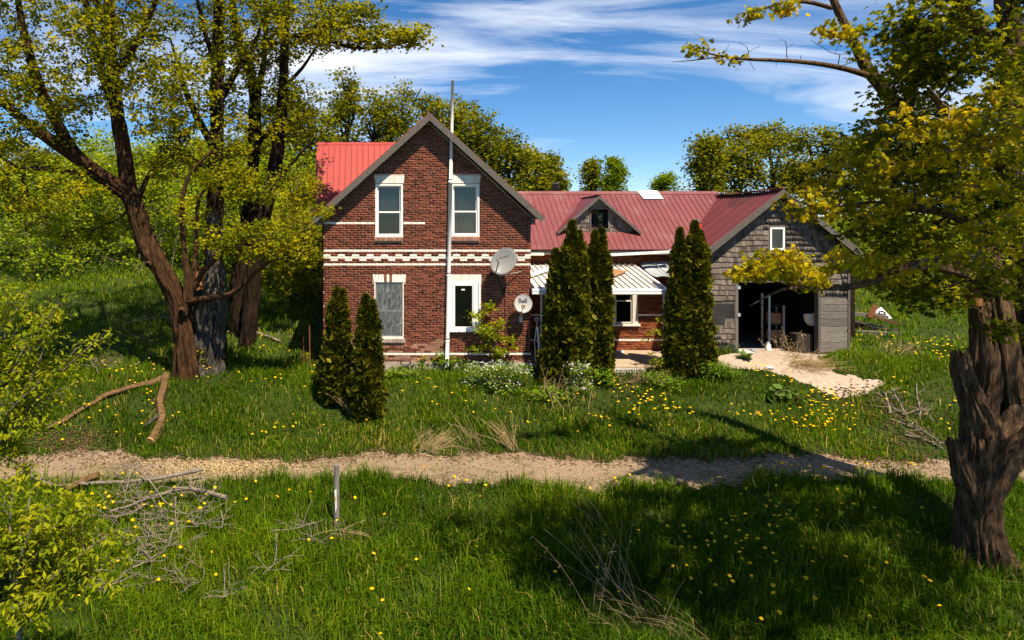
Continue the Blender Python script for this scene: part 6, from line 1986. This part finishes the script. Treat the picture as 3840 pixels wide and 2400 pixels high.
# ------------------------------------------------------------------ dry stalks
def stalks(label, px, py, n, L, lean, spread, seed, w=.006, cat='dry grass', fuzzy=0, curve=.35):
    r = np.random.default_rng(seed)
    b = G(px, py)
    t = thing('dry_stalks', label, cat, tuple(b))
    pl = Pile()
    for i in range(n):
        p = b + np.array([r.normal(0, spread), r.normal(0, spread * .6), 0])
        p[2] = gz(p[0], p[1])
        l = L * r.uniform(.55, 1.1)
        d = np.array([lean[0] + r.normal(0, .3), lean[1] + r.normal(0, .3), max(.05, lean[2] + r.normal(0, .2))])
        d = unit(d)
        k = 6
        f = np.linspace(0, 1, k)[:, None]
        q = p + d * l * f + np.array([d[0], d[1], -.6]) * (curve * l * f ** 2.2) * r.uniform(.2, 1)
        q[:, 2] = np.maximum(q[:, 2], gz(q[:, 0], q[:, 1]) + .01)
        V, F4 = tube_arrays(q, np.linspace(w, w * .4, k), 3)
        pl.add(V, F4, r.random())
        for _ in range(fuzzy):
            j = r.integers(2, k)
            e = q[j] + r.normal(0, .05, 3)
            V, F4 = tube_arrays(np.array([q[j], (q[j] + e) / 2 + [0, 0, .01], e]), np.array([w * .6, w * .7, w * .9]), 3)
            pl.add(V, F4, r.random() * .3)
    o = pl.build('stalks', 'straw', t)
    o['kind'] = 'stuff'


stalks('flattened heap of straw coloured grass before the garage planks', 3000, 1372, 150, .75, (.5, -.4, .35), .3, 1)
stalks('upright dry stubble beside the garage doorway', 2985, 1345, 26, .55, (-.05, 0, 1), .12, 2)
stalks('dead brown flower stems standing in the garage doorway', 2950, 1320, 16, 1.0, (-.12, -.05, 1), .2, 3, fuzzy=7)
stalks('brown brushy dead weed leaning over the lane edge', 1600, 1688, 90, .75, (.55, .25, .35), .16, 4, .005, fuzzy=2)
stalks('sheaf of long dry stems leaning left above the lane', 1925, 1690, 34, 1.15, (-.35, .2, .9), .08, 5, .006)
stalks('scattered dry stems beside the leaning sheaf', 1790, 1668, 26, .9, (-.4, .1, .6), .3, 6, .005)
stalks('tall golden seed stems in the front grass', 2330, 2230, 16, 1.5, (-.32, .1, 1), .2, 7, .006, fuzzy=1, curve=.2)
stalks('single tuft of tall dry stems above the dandelions', 2260, 2010, 9, 1.1, (-.35, .1, .9), .1, 8, .005, curve=.3)
stalks('bent dry reed in the shaded front grass', 2230, 2330, 4, 1.7, (.03, 0, 1), .05, 9, .006, fuzzy=5)
stalks('golden dry grass blades at the fence post foot', 1275, 1990, 14, .75, (.3, -.35, .25), .04, 10, .008)
stalks('pale dry tangle in the grass beyond the gravel path', 3370, 1330, 60, .6, (.1, -.1, .7), .25, 11)
stalks('thin dead bush by the small forked cedar', 1325, 1560, 16, .85, (-.5, .1, .8), .05, 12, .006, fuzzy=2)
stalks('dead woody stems in front of the tallest porch cedar', 2090, 1480, 40, .7, (.2, -.1, .8), .35, 13, .007, fuzzy=1)
stalks('thin dark dead stems standing in the lawn', 2100, 1545, 6, 1.2, (0, 0, 1), .25, 14, .007, curve=.05)
stalks('tangle of dry twigs before the porch lattice', 2380, 1432, 70, .6, (.1, -.3, .45), .35, 15, .006, fuzzy=1)
stalks('thin dry stems at the front edge of the lawn', 2500, 2360, 30, 1.0, (-.5, 0, .55), .35, 16, .005)
stalks('dry stems rising at the sunny lane edge', 2750, 1800, 14, .65, (-.1, .1, 1), .4, 17, .005)

# ------------------------------------------------------------------ lane stones, litter
def scatter_stones(name, n, fn, size, mat, seed, flat=.6):
    r = np.random.default_rng(seed)
    P = fn(r, n)
    n = len(P)
    s = r.uniform(.5, 1.4, n)[:, None, None] * size
    base = np.array([(1, 0, 0), (0, 1, 0), (-1, 0, 0), (0, -1, 0), (0, 0, flat), (0, 0, -flat)], float)
    a = r.uniform(0, 6.28, n)
    c, sn = np.cos(a), np.sin(a)
    V = np.stack([base[None, :, 0] * c[:, None] - base[None, :, 1] * sn[:, None] * .7, base[None, :, 0] * sn[:, None] + base[None, :, 1] * c[:, None] * .7, np.broadcast_to(base[None, :, 2], (n, 6))], -1)
    V = V * s * (1 + r.normal(0, .15, V.shape)) + P[:, None, :]
    f = np.array([(0, 1, 4), (1, 2, 4), (2, 3, 4), (3, 0, 4), (1, 0, 5), (2, 1, 5), (3, 2, 5), (0, 3, 5)])
    Fc = (np.arange(n)[:, None, None] * 6 + f[None]).reshape(-1, 3)
    o = link(name, npmesh(name, V.reshape(-1, 3), Fc, np.repeat(r.random(n), 6)), mat)
    o['kind'] = 'stuff'
    return tag(o, {'pebbles': 'loose pale pebbles covering the garden lane', 'leaf_litter': 'brown dead leaves and bark chips along the lane', 'grit': 'pale grit on the garage gravel path', 'sawdust': 'yellow sawdust strewn on the lane by the logs', 'hummus': 'brown leaf litter under the boxelder and brush'}[name], {'pebbles': 'pebbles', 'leaf_litter': 'leaf litter', 'grit': 'grit', 'sawdust': 'sawdust', 'hummus': 'leaf litter'}[name])


def lane_pts(r, n):
    x, y = r.uniform(-8, 15.5, n), r.uniform(13.6, 17.2, n)
    k = on_lane(x, y, -.12)
    x, y = x[k], y[k]
    return np.stack([x, y, gz(x, y) + .018], -1)


def grit_pts(r, n):
    x, y = r.uniform(10, 16.2, n), r.uniform(17.5, 21.4, n)
    k = on_grit(x, y)
    x, y = x[k], y[k]
    return np.stack([x, y, gz(x, y) + .024], -1)


def edge_pts(r, n):
    x = r.uniform(-8, 15.5, n)
    a, b = lane_edges(x)
    y = np.where(r.random(n) < .75, b + r.normal(0, .28, n), a + r.normal(0, .2, n))
    y = np.where(x < -1.5, b + r.normal(-.15, .5, n), y)
    return np.stack([x, y, gz(x, y) + .02], -1)


def saw_pts(r, n):
    x, y = r.normal(-3.1, .9, n), r.normal(15.6, .28, n)
    return np.stack([x, y, gz(x, y) + .022], -1)


def hum_pts(r, n):
    P = np.array([G(*(q + r.normal(0, (90, 28)))) for q in np.array([(420, 1370), (3420, 1640), (3350, 1560), (300, 1640), (180, 1650), (2400, 1440), (3300, 1700), (3200, 1490), (3300, 1520)]).repeat(n // 9, 0)])
    P[:, 2] += .03
    return P


scatter_stones('pebbles', 9000, lane_pts, .020, 'pebble', 1)
scatter_stones('grit', 900, grit_pts, .012, 'pebble', 2)
scatter_stones('leaf_litter', 5200, edge_pts, .035, 'log', 3, .2)
scatter_stones('sawdust', 1500, saw_pts, .016, 'sawdust', 4, .4)
scatter_stones('hummus', 1750, hum_pts, .045, 'log', 5, .25)

# ------------------------------------------------------------------ grass
def blocked(x, y):
    h_ = ((x > -1.2) & (x < 5.25) & (y > 20.72)) | ((x > 5.0) & (x < 10.7) & (y > 20.25)) | ((x > 10.45) & (x < 15.2) & (y > 21.3)) | ((x > -1.7) & (x < 5.2) & (y > 24) & (y < 30))
    return h_ | on_grit(x, y)


def fnoise(x, y, s, seed=0.0):
    return np.sin(x * s + seed + 1.7 * np.sin(y * s * .8 + seed)) * .5 + np.sin(y * s * 1.3 - seed + 1.3 * np.sin(x * s * .6 + 2)) * .5


def grass(name, label, y0, y1, dens, hgt, wid, seed, straw=.03, xlim=None, tint0=.36):
    r = np.random.default_rng(seed)
    ym, mg = (y0 + y1) / 2, 3.5
    n = int(dens * (1.56 * ym + 2 * mg) * (y1 - y0))
    Y = np.sqrt(r.uniform(y0 * y0, y1 * y1, n))
    X = -.554 * Y - mg + r.uniform(0, 1, n) * (1.56 * Y + 2 * mg)
    side = ((X < -.554 * Y) | (X > .992 * Y)) & (r.random(n) < .75)
    lane = on_lane(X, Y, .02)
    near, far = lane_edges(X)
    edge_ = np.exp(-np.minimum(np.abs(Y - near), np.abs(Y - far)) / .14)
    mid_ = 1.3 * edge_ + np.exp(-((Y - (near * .52 + far * .48)) / .28) ** 2) * np.clip(.35 + fnoise(X, Y * .3, 1.3, 4), 0, 1) + np.clip(fnoise(X, Y, 2.6, 9) - .45, 0, 1)
    k = ~side & ~blocked(X, Y) & (~lane | (r.random(n) < .03 + .30 * mid_))
    if xlim:
        k &= (X > xlim[0]) & (X < xlim[1])
    k &= ~((Y > far) & (Y < far + .55) & (r.random(n) < .55 * (1 - (Y - far) / .55)))
    # worn litter patches where grass is thin
    bare = np.zeros(n)
    for bx, by, br in ((*G(420, 1370)[:2], .8), (*G(3400, 1640)[:2], 1.3), (*G(3350, 1560)[:2], .7), (*G(300, 1640)[:2], .9), (*G(180, 1650)[:2], .8), (*G(2390, 1440)[:2], .4)):
        bare = np.maximum(bare, 1 - np.hypot(X - bx, Y - by) / br)
    k &= r.random(n) > np.clip(bare * 1.3, 0, .85)
    k &= r.random(n) < .62 + .38 * fnoise(X, Y, 2.1, seed)
    X, Y, lane = X[k], Y[k], lane[k]
    n = len(X)
    patch = fnoise(X, Y, 1.15, 3.0 + seed) * .5 + fnoise(X, Y, 3.7, seed) * .5
    h_ = hgt * (1 + .6 * patch) * r.uniform(.4, 1.35, n) * np.where(r.random(n) < .04, 1.7, 1)
    h_ = np.where(lane, h_ * .38, h_)
    a = r.uniform(0, 6.28, n)
    lean = r.uniform(.15, 1.25, n)
    D = np.stack([np.cos(a), np.sin(a), 0 * a], -1)
    Sd = np.stack([-np.sin(a + r.normal(0, .5, n)), np.cos(a), 0 * a], -1)
    P = np.stack([X, Y, gz(X, Y) - .01], -1)
    w = (wid * r.uniform(.6, 1.3, n))[:, None]
    up = np.array([0, 0, 1.0])
    H = h_[:, None]
    Lq = lean[:, None]
    mid = P + up * H * .6 + D * H * Lq * .25
    tip = P + up * H * (1 - .35 * Lq) + D * H * Lq * .85
    V = np.stack([P - Sd * w, P + Sd * w, mid - Sd * w * .75, mid + Sd * w * .75, tip], 1).reshape(-1, 3)
    i = np.arange(n)[:, None, None] * 5
    Fc = (i + np.array([(0, 1, 3), (0, 3, 2), (2, 3, 4)])[None]).reshape(-1, 3)
    t = np.clip(tint0 + .14 * patch + .16 * fnoise(X, Y, .55, 2) + r.normal(0, .15, n), 0, .76)
    straw = straw + .22 * np.exp(-np.maximum(0, Y - far[k]) / .5) * (Y > far[k]) * np.clip(.3 + fnoise(X, Y, 1.6, 5), 0, 1)
    t = np.where(r.random(n) < straw * (1 + 1.5 * np.maximum(0, fnoise(X, Y, .9, 7))), r.uniform(.85, 1, n), t)
    o = link(name, npmesh(name, V, Fc, np.repeat(t, 5)), 'grass')
    o['kind'] = 'stuff'
    tag(o, label, 'grass')


grass('grass', 'long lush grass on the bank in front of the lane', 8.2, 14.9, 1250, .30, .0085, 1, .02)
grass('grass', 'rough lawn between the lane and the house', 14.9, 21.6, 1050, .19, .0095, 2, .05, tint0=.37)
grass('grass', 'meadow grass rising behind the maples and the garage', 21.6, 36, 150, .22, .018, 3, .04, tint0=.46)
grass('grass', 'far hillside grass beyond the yard', 36, 70, 20, .35, .045, 4, .03, tint0=.46)

# ------------------------------------------------------------------ dandelions
def dandelion_mesh(seed):
    r = np.random.default_rng(seed)
    v, f, m = [(0, 0, .012)], [], []
    for ring, (rad, zz, n) in enumerate(((.016, .010, 9), (.026, 0.0, 9))):
        for j in range(n):
            a = 2 * math.pi * (j + .5 * ring) / n
            v.append((rad * math.cos(a) * r.uniform(.9, 1.15), rad * math.sin(a) * r.uniform(.9, 1.15), zz + r.uniform(-.003, .003)))
    for j in range(9):
        f.append((0, 1 + j, 1 + (j + 1) % 9)); m.append(0)
        f.append((1 + j, 10 + j, 1 + (j + 1) % 9)); m.append(0)
        f.append((10 + j, 10 + (j + 1) % 9, 1 + (j + 1) % 9)); m.append(0)
    b = len(v)
    for z in (-.002, -.2):
        for j in range(3):
            v.append((.004 * math.cos(j * 2.1), .004 * math.sin(j * 2.1), z))
    for j in range(3):
        f.append((b + j, b + 3 + j, b + 3 + (j + 1) % 3, b + (j + 1) % 3)); m.append(1)
    me = bpy.data.meshes.new('dandelion')
    me.from_pydata(v, [], f)
    me.materials.append(M['petal'])
    me.materials.append(M['leaf_green'])
    me.polygons.foreach_set('material_index', m)
    a = me.attributes.new('tint', 'FLOAT', 'POINT')
    a.data.foreach_set('value', [r.uniform(.2, .9)] * len(v))
    return me


DM = [dandelion_mesh(i) for i in range(4)]
CL = [(3095, 1500, 70, 34, 42), (3120, 1590, 60, 40, 40), (3010, 1605, 50, 18, 14), (2770, 1585, 90, 12, 13), (2420, 1530, 50, 14, 22), (2520, 1560, 60, 14, 12), (2330, 1600, 130, 20, 16), (2300, 1490, 80, 14, 12), (2830, 1402, 36, 8, 12), (3480, 1325, 80, 18, 34), (3250, 1285, 40, 8, 8),
      (2920, 1440, 60, 10, 8), (3150, 1800, 230, 12, 46), (2800, 1810, 160, 10, 14), (2900, 1960, 300, 80, 34), (2740, 2080, 90, 60, 20), (2780, 2260, 160, 80, 16), (3200, 2250, 260, 90, 16), (1750, 1880, 420, 80, 12), (1700, 2100, 420, 140, 14), (560, 1790, 260, 14, 22), (560, 1940, 160, 80, 22), (900, 2050, 250, 150, 16),
      (330, 2280, 250, 90, 8), (420, 1540, 150, 60, 34), (600, 1395, 120, 24, 26), (880, 1400, 110, 34, 13), (1060, 1440, 90, 50, 10), (1080, 1620, 130, 24, 12), (1660, 1480, 220, 50, 18), (2000, 1560, 220, 60, 12), (1000, 1290, 90, 30, 16), (900, 1060, 200, 24, 12), (3600, 1600, 60, 50, 12), (3330, 1500, 60, 20, 6), (2100, 1900, 250, 80, 6)]
r = np.random.default_rng(77)
pts = []
for cx, cy, sx, sy, n in CL:
    for _ in range(n):
        px, py = r.normal(cx, sx), r.normal(cy, sy)
        q = G(px, py)
        if blocked(q[0], q[1]) or on_lane(q[0], q[1]) or q[1] > 40:
            continue
        pts.append(q)
pts.sort(key=lambda q: q[1])
pl = Pile()
for i, q in enumerate(pts):
    hz = (.36 if q[1] < 14.9 else .24) * r.uniform(.75, 1.15)
    sc = r.uniform(1.0, 1.5)
    if i < 300:
        o = link('dandelion', DM[i % 4], None, loc=(q[0], q[1], q[2] + hz), rot=(r.normal(0, .25) + .25, r.normal(0, .25), r.uniform(0, 6)), scale=(sc, sc, sc * max(1.0, hz / .2 / sc)))
        tag(o, 'yellow dandelion in flower in the grass', 'dandelion', 'dandelions in the grass')
    else:
        me = DM[i % 4]
        V = np.array([v.co[:] for v in me.vertices[:19]]) * sc + q + [0, 0, hz]
        Fq = np.array([p.vertices[:] for p in me.polygons if len(p.vertices) == 3])
        pl.add(V, Fq, r.uniform(.2, .9))
o = pl.build('dandelion_patch', 'petal')
o['kind'] = 'stuff'
tag(o, 'distant yellow dandelions dotted over the lawn', 'dandelions')
